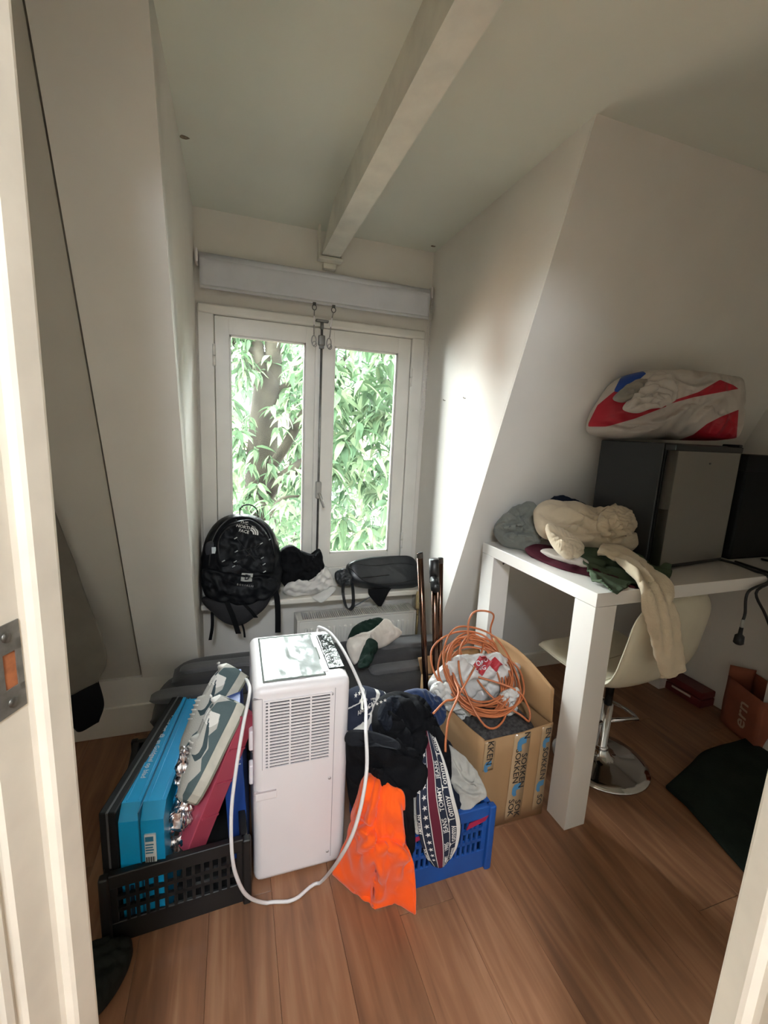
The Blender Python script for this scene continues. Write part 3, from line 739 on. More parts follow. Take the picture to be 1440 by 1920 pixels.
# ---- table
TT = .977
tb_ = thing('table', 'tall white gloss table with thick square legs against the sloped wall', 'table', (1.9, 1.54, 0))
TW = mat('gloss_white_laminate', 'e0dbd5', rough=.16, var=.02, vscale=3, coat=.3)
MT = rotz((1.21, 1.158, 0), 1.6)
TB = (1.205, 1.152, 2.62, 1.885)
MB().rbox((TB[0], TB[1], TT-.052), (TB[2], TB[3], TT), .0015, 1, MT).build('table_top', TW, tb_)
for (lx, ly) in ((TB[0]+.001, TB[1]+.001), (TB[0]+.001, TB[3]-.101), (TB[2]-.101, TB[1]+.001), (TB[2]-.101, TB[3]-.101)):
    MB().rbox((lx, ly, 0), (lx+.1, ly+.1, TT-.0535), .0012, 1, MT).build('leg', TW, tb_)
MB().tube([MT @ Vector((TB[0]+.06, TB[3]-.103, TT-.085)), MT @ Vector((TB[0]+.06, TB[3]-.0995, TT-.085))], .006, 10).build('bolt', STEEL, tb_)

# ---- mini fridge
FX0, FX1, FY0, FY1, FZ0, FZ1 = 1.665, 2.15, 1.315, 1.66, TT+.012, 1.512
fg = thing('mini_fridge', 'black mini fridge with a brushed silver door standing on the white table', 'fridge', (1.665, 1.315, TT)); FGR = math.radians(7)
BLK = mat('black_enamel', '1b1c1e', rough=.42, bump=.15, bscale=200, bdist=.0005)
MB().rbox((FX0, FY0+.045, FZ0), (FX1, FY1, FZ1), .006, 2).build('cabinet', BLK, fg)
bx((FX0+.01, FY0+.038, FZ0+.012), (FX1-.01, FY0+.046, FZ1-.004)).build('door_gasket', mat('gasket', '0b0b0c', rough=.8), fg)
SILV = mat('brushed_silver', '8f8d88', rough=.34, metal=.85, bump=.25, bscale=120, stretch=(1, 1, .04), bdist=.0008)
dr = MB().rbox((FX0, FY0-.005, FZ0+.015), (FX1, FY0+.038, FZ1-.03), .026, 5, edges=lambda e: abs((e.verts[0].co-e.verts[1].co).z) > .1).build('door', SILV, fg)
MB().rbox((FX0, FY0-.004, FZ1-.03), (FX1, FY0+.04, FZ1-.004), .004, 2).build('door_cap', BLACKP, dr)
MB().rbox((FX1-.03, FY0+.0, FZ1-.004), (FX1-.002, FY0+.07, FZ1+.008), .003, 1).build('hinge_cover', BLACKP, fg)
MB().rbox((FX0+.005, FY0+.0, FZ0+.0), (FX1-.005, FY0+.03, FZ0+.014), .002, 1).build('kick_strip', BLACKP, fg)
lk = MB(); lk.rbox((1.905, FY0-.0075, 1.43), (1.917, FY0-.004, 1.438), .001, 1); lk.build('badge', mat('badge_dark', '3a3a3a', rough=.3), dr)
for xx in (FX0+.03, FX1-.05):
    for yy in (FY0+.05, FY1-.05): MB().tube([(xx, yy, TT), (xx, yy, FZ0+.002)], .014, 10).build('foot', BLACKP, fg)
fg.rotation_euler.z = FGR
# ---- dark case beside the fridge
dk = thing('black_case', 'dark upright case beside the fridge at the right edge of the table', 'case', (2.42, 1.55, TT))
MB().rbox((2.24, 1.40, TT), (2.60, 1.68, 1.47), .012, 3).build('body', mat('dark_case', '161718', rough=.7, spec=.2), dk)
MB().rbox((2.236, 1.396, 1.40), (2.604, 1.684, 1.478), .008, 2).build('lid', mat('dark_case_lid', '191a1b', rough=.7, spec=.2), dk)
# ---- black cords over the table edge
CORD = mat('cord_black', '17181a', rough=.5)
def cord(name, label, pts, plug=None):
    t = thing(name, label, 'cord', tuple(pts[-1][:2])+(0,))
    MB().tube(catmull(pts, 50), .0055, 8).build('cord', CORD, t)
    if plug is not None:
        p = np.array(plug); q = MB(); q.tube([p+[0, 0, .05], p+[0, 0, .02], p+[0, 0, .012], p+[0, 0, -.02], p+[0, 0, -.026]], [.007, .008, .017, .019, .012], 14); q.build('plug', CORD, t)
        MB().tube([p+[0, 0, .05], p+[0, 0, .085]], .0062, 8).build('strain_relief', mat('cord_grey', '9b9b96', rough=.4), t)
TE = 1.185   # near table edge at the right end
pA = [(2.13, 1.52, TT+.006), (2.18, 1.35, TT+.006), (2.14, 1.23, TT+.006), (2.135, TE, TT+.006), (2.13, TE-.02, TT-.02), Yp(1403, 1110, TE-.025), Yp(1397, 1150, TE-.025), Yp(1390, 1172, TE-.025)]
plg = Yp(1386, 1197, TE-.025)
cord('power_cord', 'black power cord hanging over the table edge with its plug dangling', pA[:-1]+[np.array(plg)+[0, 0, .08]], plg)
pB = [(2.22, 1.36, TT+.006), (2.19, 1.24, TT+.006), (2.17, TE, TT+.006), (2.17, TE-.02, TT-.02), Yp(1418, 1110, TE-.025), Yp(1434, 1150, TE-.025), Yp(1460, 1200, TE-.025), Yp(1490, 1120, TE-.022), (2.38, TE-.02, TT-.01), (2.40, TE+.02, TT+.006), (2.42, 1.37, TT+.006)]
cord('power_cord', 'second black cord looping over the table edge beside the dangling plug', pB)

# ---- bar stool
SX, SY = 1.645, 1.425
st = thing('bar_stool', 'cream leatherette bar stool with chrome base under the white table', 'stool', (SX, SY, 0))
MB().lathe([(0, 0), (.211, 0), (.215, .004), (.213, .010), (.17, .017), (.09, .028), (.05, .045), (.034, .065), (.03, .075), (0, .075)], (SX, SY, 0), 48).build('base', CHROME, st)
MB().lathe([(0, .07), (.032, .07), (.034, .08), (.028, .088), (.0245, .09), (.0245, .30), (.0, .30)], (SX, SY, 0), 24).build('outer_column', CHROME, st)
MB().tube([(SX, SY, .29), (SX, SY, .47)], .018, 20).build('gas_lift', mat('column_black', '222222', rough=.25, metal=.6), st)
fr2 = [(SX-.025+.0*math.cos(a), SY, .2) for a in (0,)]
ring = [(SX+.17*math.sin(a), SY+.02+.17*math.cos(a)*1.0, .215) for a in np.linspace(-1.9, 1.9, 24)]
MB().tube([(SX-.02, SY, .21)]+ring+[(SX+.02, SY, .21)], .009, 10).build('footrest', CHROME, st)
MB().rbox((SX-.08, SY-.08, .458), (SX+.08, SY+.08, .478), .006, 2).build('mount_plate', BLACKP, st)
LEA = mat('cream_leatherette', 'cfc6b0', rough=.42, var=.06, vscale=8, bump=.25, bscale=150, bdist=.0008)
# shell: profile in (forward, up), forward = +y turned a little to the left
fd = Vector((-.14, .990, 0)); sd = Vector((.990, .14, 0))
prof = catmull([(.235, .515), (.20, .522), (.10, .512), (0, .508), (-.10, .512), (-.165, .535), (-.20, .60), (-.22, .70), (-.236, .81), (-.245, .915)], 44)
nw = 27; top = np.zeros((44, nw, 3)); bot = np.zeros((44, nw, 3))
tg = np.gradient(prof, axis=0); tg /= np.linalg.norm(tg, axis=1)[:, None]
for i in range(44):
    t = i/43; hw = .25*(1-.55*max(0, (.10-t)/.10)**2.2)*(1-.35*max(0, (t-.88)/.12)**2.2)*(1+.08*math.sin(math.pi*t))
    for j in range(nw):
        s_ = -1+2*j/(nw-1); e = (1-abs(s_)**4)
        ed = min(1, i/3, (43-i)/3)
        nx, nz = -tg[i, 1], tg[i, 0]
        th = .020*math.sqrt(max(0, e))*math.sqrt(ed)+.002
        dish = .018*s_*s_
        for arr, sg in ((top, -1), (bot, 1)):
            f_, u_ = prof[i]; f_ += nx*sg*th-nx*dish*1.0; u_ += nz*sg*th-nz*dish
            p = Vector((SX, SY, 0))+fd*f_+sd*(hw*s_)+Vector((0, 0, u_)); arr[i, j] = p
loop = np.concatenate([top, bot[:, ::-1]], 1)
sh = MB().grid(loop, True); sh.f += [tuple(range(2*nw))[::-1], tuple(range(43*2*nw, 44*2*nw))]; sh.sm += [True, True]
seat = sh.build('seat_shell', LEA, st)
MB().tube([(top[i, 0]+bot[i, 0])/2 for i in range(44)]+[(top[43, j]+bot[43, j])/2 for j in range(1, nw)]+[(top[i, -1]+bot[i, -1])/2 for i in range(43, -1, -1)]+[(top[0, j]+bot[0, j])/2 for j in range(nw-2, 0, -1)], .0035, 6, closed=True).build('piping', LEA, seat)
for ii in (14, 22):
    MB().tube([top[ii, j]+(top[ii, j]-bot[ii, j])*.02 for j in range(1, nw-1)], .0022, 6).build('stitching', mat('seam_cream', 'b3a98f', rough=.6), seat)

# ---- radiator under the sill
rd = thing('radiator', 'white panel radiator with slotted top grille under the window sill', 'radiator', (.68, 2.39, .1))
RX0, RX1, RY0, RY1, RZ0, RZ1 = .322, 1.038, 2.318, 2.455, .10, .440
RW = mat('radiator_enamel', 'd9d6ce', rough=.35, var=.03)
MB().rbox((RX0, RY0+.012, RZ0), (RX1, RY0+.03, RZ1-.012), .005, 2).build('front_panel', RW, rd)
nr_ = 20; r0 = None
for i in range(nr_):
    xx = RX0+.05+(RX1-RX0-.10)*i/(nr_-1)
    if r0 is None: r0 = MB().rbox((xx-.009, RY0, RZ0+.04), (xx+.009, RY0+.016, RZ1-.05), .007, 3).build('flute', RW, rd); xb_ = xx
    else: o = bpy.data.objects.new('flute', r0.data); COL.objects.link(o); o.parent = rd; o.location = (xx-xb_, 0, 0)
for xx in (RX0-.002, RX1-.012): MB().rbox((xx, RY0+.004, RZ0), (xx+.014, RY1, RZ1), .003, 2).build('end_cap', RW, rd)
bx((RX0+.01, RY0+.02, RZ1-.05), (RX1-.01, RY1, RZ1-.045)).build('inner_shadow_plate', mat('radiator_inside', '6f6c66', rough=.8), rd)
tg_ = MB(); tg_.box((RX0+.01, RY0+.008, RZ1-.006), (RX1-.01, RY0+.022, RZ1)); tg_.box((RX0+.01, RY1-.014, RZ1-.006), (RX1-.01, RY1, RZ1))
for i in range(56):
    xx = RX0+.03+(RX1-RX0-.06)*i/55; tg_.box((xx-.0028, RY0+.02, RZ1-.006), (xx+.0028, RY1-.012, RZ1-.0005))
tg_.box((RX0+.01, RY0+.02, RZ1-.006), (RX0+.028, RY1-.012, RZ1)); tg_.box((RX1-.028, RY0+.02, RZ1-.006), (RX1-.01, RY1-.012, RZ1))
tg_.build('top_grille', RW, rd)
bx((RX0+.01, RY1-.006, RZ0), (RX1-.01, RY1, RZ1-.01)).build('back_panel', RW, rd)
vx = 1.064
v = MB(); v.tube([(vx, 2.36, .05), (vx, 2.36, .45)], .008, 10); v.tube([(RX1-.01, 2.36, .40), (vx, 2.36, .40)], .008, 8); v.build('supply_pipe', mat('pipe_brass', '9b8a63', rough=.4, metal=.6), rd)
MB().lathe([(0, .44), (.015, .44), (.016, .46), (.0135, .465), (.0165, .47), (.0165, .53), (.013, .545), (0, .547)], (vx-.001, 2.36, 0), 16).build('thermostat_knob', mat('yellowed_plastic', 'c9b58a', rough=.45), rd)

# ---- roller blind
rb = thing('roller_blind', 'pale grey roller blind rolled up above the window', 'blind', (.46, 2.50, 2.16))
BX0, BX1, BYY = -.150, 1.070, 2.492
FAB = mat('blind_fabric', 'd0d2d8', rough=.7, var=.06, vscale=7, bump=.15, bscale=60)
MB().tube([(BX0, BYY+.022, 2.292), (BX1, BYY+.022, 2.292)], .024, 20).build('roller', FAB, rb)
P = np.zeros((14, 60, 3))
for i in range(14):
    for j in range(60):
        t = i/13; P[i, j] = (BX0+(BX1-BX0)*j/59, BYY+.022-.0245*math.cos(min(1, t*3)*math.pi/2-math.pi/2)*1.0, 0)
        P[i, j, 2] = 2.3165-.155*t if t > .12 else 2.3165-.155*t
P[..., 1] -= .004*vnoise(P*[4, 0, 14], 2)+.003
MB().grid(P).build('fabric', FAB, rb, solid=.001)
MB().rbox((BX0, BYY-.008, 2.148), (BX1, BYY+.006, 2.164), .004, 2).build('bottom_bar', mat('bar_grey', 'bfc0c3', rough=.45), rb)
for xx, sg in ((BX0-.012, -1), (BX1+.012, 1)):
    k = MB(); k.rbox((xx-.006, BYY-.01, 2.262), (xx+.006, YD-.001, 2.325), .005, 2); k.tube([(xx-sg*.012, BYY+.022, 2.292), (xx, BYY+.022, 2.292)], .012, 10); k.build('bracket', WHITEP, rb)
bc = MB()
for k in range(75):
    z = 2.285-k*.0108; bc.ball((BX1+.012-.00012*k, BYY-.012, z), .0032, 6)
    if k < 60: bc.ball((BX1+.012-.0001*k, BYY+.03, z), .0032, 6)
bc.build('bead_chain', WHITEP, rb)
# ---- two clips hanging from the blind bar
GST = mat('grey_steel', '8b8985', rough=.35, metal=.8)
def clip(x, zb, label, twist):
    t = thing('snap_clip', label, 'clip', (x, BYY-.01, zb), 'snap clips on the blind bar')
    y = BYY-.011; MB().box((x-.008, y-.003, 2.138), (x+.008, y+.004, 2.152)).build('clamp', mat('clamp_dark', '3a3835', rough=.5), t)
    MB().tube([(x+.011*math.cos(a), y, 2.127+.013*math.sin(a)) for a in np.linspace(0, 6.283, 16, endpoint=False)], .0022, 6, closed=True).build('ring', mat('clamp_dark', '3a3835'), t)
    MB().tube([(x, y, 2.116), (x-twist*.3, y, 2.08), (x-twist*.6, y, zb+.06)], .0028, 6).build('wire', GST, t)
    MB().tube([(x-twist*.25, y, 2.085), (x-twist*.5, y, 2.04)], .0045, 8).build('sleeve', WHITEP, t)
    xx = x-twist*.7
    MB().tube([(xx+.012*math.cos(a), y-.002, zb+.03+.026*math.sin(a)) for a in np.linspace(0, 6.283, 18, endpoint=False)], .0028, 6, closed=True).build('hook', GST, t)
    MB().tube([(xx+.004+.011*math.cos(a), y-.006, zb+.012+.014*math.sin(a)) for a in np.linspace(0, 6.283, 14, endpoint=False)], .002, 6, closed=True).build('split_ring', GST, t)
clip(Yp(589, 568, BYY)[0], 1.93, 'steel snap clip hanging straight from the blind, nearer the left pane', .0)
clip(Yp(625, 572, BYY)[0], 1.925, 'steel snap clip hanging slanted from the blind, over the right pane', .03)

# ================================================================== FUTON, CRATES, BOX
# ---- folded dark grey floor mattress under the window
FUT = cloth_mat('charcoal_quilt', '3a393a', var=.15, bump=.5, bscale=120)
FUT2 = cloth_mat('grey_piping_cloth', '5a595a', var=.15, bump=.4, bscale=140)
ft = thing('folded_mattress', 'dark grey folded mattress lying below the window sill', 'mattress', (.4, 1.98, 0))
def quilt(name, x0, x1, y0, y1, z0, z1, m, seed, bul=.02, amp=.008, skew=0.):
    nx, nc = 70, 40; P = np.zeros((nx, nc, 3)); cy, cz = (y0+y1)/2, (z0+z1)/2
    for i in range(nx):
        t = i/(nx-1); e = (1-abs(2*t-1)**10)**.5 if 0 < i < nx-1 else .12
        for j in range(nc):
            a = 2*math.pi*j/nc; c, s_ = math.cos(a), math.sin(a)
            yy = cy+skew*t+math.copysign(abs(c)**.45, c)*(y1-y0)/2*(.55+.45*e); zz = cz+math.copysign(abs(s_)**.5, s_)*(z1-z0)/2*e
            P[i, j] = (x0+(x1-x0)*t, yy, zz)
    P = relax(P, ex=1.05, it=20, wrap=True, seed=seed, amp=amp, freq=7, pull=.06, col=box_col(floor=z0))
    o = MB().grid(P, True); o.f += [tuple(range(nc))[::-1], tuple(range((nx-1)*nc, nx*nc))]; o.sm += [True, True]
    return o.build(name, m, ft)
quilt('lower_fold', -.36, 1.06, 1.76, 2.16, .0, .20, FUT, 1)
quilt('middle_fold', -.34, 1.06, 1.79, 2.165, .19, .33, FUT, 2)
quilt('upper_fold', -.27, 1.05, 1.93, 2.135, .32, .40, FUT, 3)
quilt('edge_roll', -.345, .30, 1.865, 1.945, .325, .362, FUT2, 4, amp=.004)
quilt('edge_roll', -.20, .22, 1.775, 1.85, .312, .342, FUT2, 5, amp=.004)
quilt('edge_roll', -.24, .30, 1.975, 2.04, .388, .418, FUT2, 6, amp=.004)
quilt('edge_roll', .62, 1.05, 1.865, 1.935, .325, .355, FUT2, 7, amp=.004)
quilt('edge_roll', .70, 1.06, 1.975, 2.06, .388, .420, FUT2, 8, amp=.004)

# ---- black open crate with slots
def crate(name, label, x0, x1, y0, y1, h, m, rot=0., cut=None, accent=None, th=.012, nslot=11, rows=2, flare=.01):
    t = thing(name, label, 'crate', ((x0+x1)/2, (y0+y1)/2, 0)); c0 = ((x0+x1)/2, (y0+y1)/2, 0); R = rotz(c0, rot)
    MB().rbox((x0+.012, y0+.012, 0), (x1-.012, y1-.012, .012), .003, 1, R).build('bottom', m, t)
    def wall(p, q, name):            # one slotted side from p to q
        p = Vector(p); q = Vector(q); d = (q-p); L = d.length; F = R @ frameM(p, d, (0, 0, 1))
        s = MB(); s.rbox((0, 0, -th), (L, h*.30, 0), .003, 1, F); s.rbox((0, h-.045, -th-.006), (L, h, .004), .004, 2, F)
        s.rbox((0, h*.30, -th), (.03, h-.04, 0), .002, 1, F); s.rbox((L-.03, h*.30, -th), (L, h-.04, 0), .002, 1, F)
        w_ = (L-.06)/nslot
        for k in range(1, nslot): s.box((.03+k*w_-.0045, h*.29, -th+.001), (.03+k*w_+.0045, h-.04, -.001), F)
        for k in range(1, rows): zz = h*.30+(h*.7-.045)*k/rows; s.box((.03, zz-.006, -th+.001), (L-.03, zz+.006, -.001), F)
        return s.build('side', m, t)
    A, B, C_, D = (x0, y0, 0), (x1, y0, 0), (x1, y1, 0), (x0, y1, 0)
    wall(A, B, 'front'); wall(B, C_, 'right'); wall(C_, D, 'back'); wall(D, A, 'left')
    for (cx, cy) in ((x0, y0), (x1, y0), (x1, y1), (x0, y1)): MB().rbox((cx-.013, cy-.013, 0), (cx+.013, cy+.013, h+.002), .006, 2, R).build('corner_post', m, t)
    return t, R
BCR = mat('black_crate_plastic', '0f0f0f', rough=.5, var=.2, vscale=12)
bcr, BR = crate('plastic_crate', 'black slotted plastic crate on the floor, packed with a blue case and sneakers', -.375, .008, 1.215, 1.80, .238, BCR, 3.0, nslot=13, rows=3)

# ---- black flat case, turquoise case, game box, pink tray, foil inside the crate
bs = thing('flat_case', 'black flat case standing on edge at the left inside the black crate', 'case', (-.33, 1.5, .02))
MF = frameM((-.372, 1.245, .014), (.0, .0, 1), (.13, .55, 0))   # x up, y back, z left->right?
def lbox(mb, M_, lo, hi, r=.006): return mb.rbox(lo, hi, r, 2, M_)
ML = frameM((-.370, 1.236, .014), (.974, -.226, 0), (.226, .974, 0))     # x = thickness to the right, y = towards the window, z = up
lbox(MB(), ML, (0, 0, 0), (.046, .55, .405), .005).build('shell', mat('matte_black_case', '101113', rough=.6, spec=.25), bs)
lbox(MB(), ML, (.02, -.002, .001), (.026, .552, .4065), .001).build('lid_joint', mat('case_edge', '4a4b4d', rough=.4), bs)
TQ = mat('turquoise_plastic', '0c98cf', rough=.3, var=.05, vscale=5)
tq = thing('storage_case', 'turquoise plastic hinged case with barcode sticker standing in the black crate', 'case', (-.25, 1.5, .02))
MC = frameM((-.322, 1.232, .016), (.990, -.14, 0), (.14, .990, 0))
chz = .40
def halfcase(x0_, x1_, ch, name, y0_=0, y1_=.56, zt=chz):
    # chamfered outline in the (y, z) plane, extruded along x
    poly = [(y0_, 0), (y1_, 0), (y1_, zt-.02), (y1_-.02, zt), (y0_+ch, zt), (y0_, zt-ch*1.2)]
    return MB().prism([MC @ Vector((x0_, a, b_)) for a, b_ in poly], MC.to_3x3() @ Vector((x1_-x0_, 0, 0))).build(name, TQ, tq)
lid = halfcase(0, .052, .03, 'lid'); base = halfcase(.056, .118, .03, 'base', .004, .556, chz-.006)
for xx in (.012, .044): lbox(MB(), MC, (xx-.0015, .035, chz-.003), (xx+.0015, .54, chz+.0018), .0008).build('rib', TQ, lid)
for xx in (.068, .106): lbox(MB(), MC, (xx-.0015, .035, chz-.009), (xx+.0015, .54, chz-.0042), .0008).build('rib', TQ, base)
lbox(MB(), MC, (.0525, -.002, .02), (.0555, .55, chz-.008), .0005).build('joint', mat('turquoise_shadow', '07587a', rough=.5), lid)
for (a, b_) in ((.10, .28), (.32, .50)): lbox(MB(), MC, (.115, a, .14), (.123, b_, .33), .006).build('moulded_panel', TQ, base)
MB().tube([MC @ Vector((.124, .20+.05*math.cos(a), .235+.05*math.sin(a))) for a in np.linspace(0, 6.283, 24, endpoint=False)], .004, 6, closed=True).build('moulded_ring', TQ, base)
WINK = mat('white_ink', 'cfd6d8', rough=.6)
lm_ = MB(); X = MC.to_3x3(); ox = MC @ Vector((.028, .27, chz+.001))
letters(lm_, 'bestel met  @  en Goldgeel op blad', ox, -(X @ Vector((0, 1, 0))), X @ Vector((1, 0, 0)), .021, off=.0015); lm_.build('lettering', WINK, lid)
lbox(MB(), MC, (.066, -.0012, .20), (.096, .004, .315), .0004).build('sticker', mat('sticker_white', 'cfd5d6', rough=.5), base)
lm_ = MB(); bmx = MC @ Vector((.0, .0, .0))
for k in range(12): wdt = .0009 if k % 3 else .0018; lm_.box((.068+k*.0021, -.0018, .205), (.068+k*.0021+wdt, -.001, .24), MC)
lm_.build('barcode', mat('black_ink', '15181a', rough=.7), base)
lm_ = MB(); lm_.box((.068, -.0018, .292), (.09, -.001, .308), MC)
for k in range(4): lm_.box((.068, -.0018, .252+k*.009), (.088+.002*(k % 2), -.001, .256+k*.009), MC)
lm_.build('sticker_print', mat('print_blue', '2d7596', rough=.6), base)
for xx in (.022, .086): lbox(MB(), MC, (xx, -.004, .05 if xx > .05 else .03), (xx+.009, .003, .19 if xx > .05 else .15), .0005).build('latch_slot', mat('slot_navy', '0c2436', rough=.6), lid if xx < .05 else base)

gb = thing('game_box', 'navy blue cardboard box wedged upright between the pink tray and the air conditioner', 'box', (-.01, 1.45, .05))
NAVY = mat('navy_card', '1c3f86', rough=.4, var=.06)
MG = frameM((-.028, 1.335, .05), (.998, -.03, .05), (.03, .999, 0))
gbo = lbox(MB(), MG, (0, 0, 0), (.062, .30, .53), .003).build('carton', NAVY, gb)
lm_ = MB(); X = MG.to_3x3(); letters(lm_, 'QUEEN', MG @ Vector((.042, -.0005, .415)), X @ Vector((0, 0, -1)), X @ Vector((1, 0, 0)), .034, off=.001); lm_.build('lettering', WINK, gbo)
pk = thing('pink_tray', 'translucent pink plastic tray leaning in the black crate under the sneakers', 'tray', (-.06, 1.4, .05))
PINK = mat('pink_plastic', 'c04f64', rough=.3, trans=.25, var=.08)
e1 = Yp(456, 1340, 1.32)-Yp(352, 1598, 1.242); MPk = frameM(Yp(348, 1602, 1.242), e1, (.80, .60, .1))
Lp = float(np.linalg.norm(e1)); wp = .072
q = MB(); q.rbox((0, 0, -.004), (Lp, wp, 0), .002, 1, MPk); q.rbox((0, 0, 0), (Lp, .004, .055), .002, 1, MPk); q.rbox((0, wp-.004, 0), (Lp, wp, .055), .002, 1, MPk); q.rbox((0, 0, 0), (.004, wp, .055), .002, 1, MPk); q.rbox((Lp-.004, 0, 0), (Lp, wp, .055), .002, 1, MPk)
pko = q.build('shell', PINK, pk)
q = MB()
q.tube([MPk @ Vector(p) for p in ((0, 0, .056), (Lp, 0, .056), (Lp, wp, .056), (0, wp, .056))], .005, 6, closed=True); q.build('rim', mat('pink_rim', 'c9808c', rough=.3, trans=.2), pk)
for k in range(1, 4): lbox(MB(), MPk, (Lp*k/4-.003, .004, -.009), (Lp*k/4+.003, wp-.004, -.003), .001).build('rib', PINK, pko)
FOIL = mat('foil', 'e6e4ea', rough=.26, metal=1., bump=.8, bscale=18, bdist=.01)
puff('foil_bag', [Yp(*p, 1.29) for p in ((338, 1402), (352, 1408), (350, 1470), (362, 1500), (358, 1540), (345, 1600), (318, 1605), (303, 1570), (312, 1535), (330, 1500), (335, 1450))], .02, .03, FOIL, ex=1.35, it=40, seed=3, amp=.012, freq=26, pull=.05, bend=.05, smooth=0, nr=26, nt=60)
tag(bpy.data.objects['foil_bag'], 'crumpled silver foil bag between the turquoise case and the pink tray', 'bag')

# ---- pair of sneakers
SG = zone_mat('sneaker_upper', 'b3b0a8', [('teal', '4d5c5e'), ('pale', 'd8d5ce'), ('mark', '38464a')], rough=.8, bump=.5, bscale=300); SW = mat('sneaker_white', 'd2cfc8', rough=.6, var=.08); SD = mat('sneaker_teal', '4a5a5c', rough=.7); SOLE = mat('midsole', 'bdb9ab', rough=.6, var=.15, vscale=20)
def shoe(label, M_):
    o0 = M_ @ Vector((.15, 0, 0)); t = thing('sneaker', label, 'shoe', tuple(o0), 'pair of grey sneakers')
    L_ = .295
    st_ = [(0, .026, .062), (.02, .034, .082), (.06, .038, .088), (.10, .038, .082), (.14, .041, .076), (.18, .046, .064), (.22, .047, .054), (.26, .041, .044), (.285, .027, .034), (.295, .010, .024)]
    xs = np.array([a for a, _, _ in st_])*L_/.295; NI, NJ = 70, 41; Lz = np.zeros((NI, NJ)); ii = np.linspace(0, len(st_)-1, NI)
    hw = np.interp(ii, range(len(st_)), [b_ for _, b_, _ in st_]); hh = np.interp(ii, range(len(st_)), [c_ for _, _, c_ in st_]); xx = np.interp(ii, range(len(st_)), xs)
    P = np.zeros((NI, NJ, 3))
    for i in range(NI):
        for j in range(NJ):
            a = math.pi*j/(NJ-1); y = math.cos(a)*hw[i]; z = .022+math.sin(a)**.8*hh[i]
            op = max(0, min(1, (xx[i]-.02)/.02))*max(0, min(1, (.135-xx[i])/.03))
            if abs(math.cos(a)) < .62: z -= op*.045*(1-abs(math.cos(a))/.62)**.5
            y *= .88+.12*(1-math.sin(a))
            P[i, j] = M_ @ Vector((xx[i], y, z)); Lz[i, j] = z
    up = MB().grid(P).build('upper', SG, t, solid=.004)
    def outline(k, sc=1.): return [(xx[i], k*hw[i]*sc) for i in range(NI)]
    pts = outline(1, 1.10)+outline(-1, 1.10)[::-1]
    MB().prism([M_ @ Vector((a, b_, 0)) for a, b_ in pts], M_.to_3x3() @ Vector((0, 0, .028))).build('midsole', SOLE, t)
    MB().prism([M_ @ Vector((a, b_*1.01, -.006)) for a, b_ in pts], M_.to_3x3() @ Vector((0, 0, .0065))).build('outsole', mat('outsole', '6c6a5c', rough=.8), t)
    lx = np.repeat(xx, NJ); lz = Lz.ravel()
    set_attr(up, 'teal', np.maximum(sdpoly(lx, lz, [(.0, .022), (.0, .05), (.02, .085), (.045, .09), (.06, .055), (.085, .05), (.11, .062), (.14, .045), (.17, .05), (.20, .036), (.24, .05), (.275, .046), (.30, .03), (.30, .018), (.0, .018)]), sdpoly(lx, lz, [(.06, .08), (.075, .098), (.085, .09), (.07, .07)])))
    set_attr(up, 'pale', np.maximum(sdpoly(lx, lz, [(.045, .06), (.05, .12), (.07, .12), (.09, .07), (.07, .055)]), sdpoly(lx, lz, [(.0, .08), (-.01, .12), (.025, .12), (.022, .09)])))
    set_attr(up, 'mark', sdpoly(lx, lz, [(.185, .062), (.17, .052), (.14, .050), (.10, .066), (.05, .092), (.10, .076), (.14, .064), (.16, .064), (.17, .070), (.172, .080)]))
    for k in range(5):
        xl = .145+k*.014; MB().tube([M_ @ Vector((xl, -.02, .022+np.interp(xl, xx, hh)*.88+.002)), M_ @ Vector((xl+.004, 0, .022+np.interp(xl, xx, hh)+.004)), M_ @ Vector((xl, .02, .022+np.interp(xl, xx, hh)*.88+.002))], .003, 6).build('lace', SW, t)
    MB().tube([M_ @ Vector((.012, y, .022+.085+.0*y)) for y in (-.008, 0, .008)], .004, 6).build('pull_tab', SW, t)
    return t
def shoeM(heel, toe, solen): # sole normal points away from the opening
    heel = Vector(heel); toe = Vector(toe); x = (toe-heel).normalized(); z = -Vector(solen); z = (z-x*z.dot(x)).normalized(); y = z.cross(x)
    return Matrix(((x[0], y[0], z[0], heel[0]), (x[1], y[1], z[1], heel[1]), (x[2], y[2], z[2], heel[2]), (0, 0, 0, 1)))
shoe('grey sneaker standing on its toe in the crate, nearer the camera', shoeM(Yp(456, 1322, 1.37), Yp(371, 1490, 1.265), (.87, -.05, -.48)))
shoe('grey sneaker behind the other one, its heel against the mattress', shoeM(Yp(459, 1268, 1.55), Yp(376, 1400, 1.40), (.80, -.10, -.58)))

# ---- blue laundry crate
BLUE = mat('blue_crate_plastic', '17498f', rough=.4, var=.1, vscale=10)
ucr, UR = crate('plastic_crate', 'blue plastic crate overflowing with clothes beside the cardboard box', 0.435, .826, 1.108, 1.46, .255, BLUE, 1.0, nslot=17, rows=3)
for xx in (.50, .74): MB().prism([UR @ Vector(p) for p in ((xx, 1.1035, .205), (xx+.075, 1.1035, .22), (xx+.062, 1.1035, .20), (xx-.01, 1.1035, .183))], (0, .003, 0)).build('red_mark', mat('red_mark', '9c1f45', rough=.5), ucr)

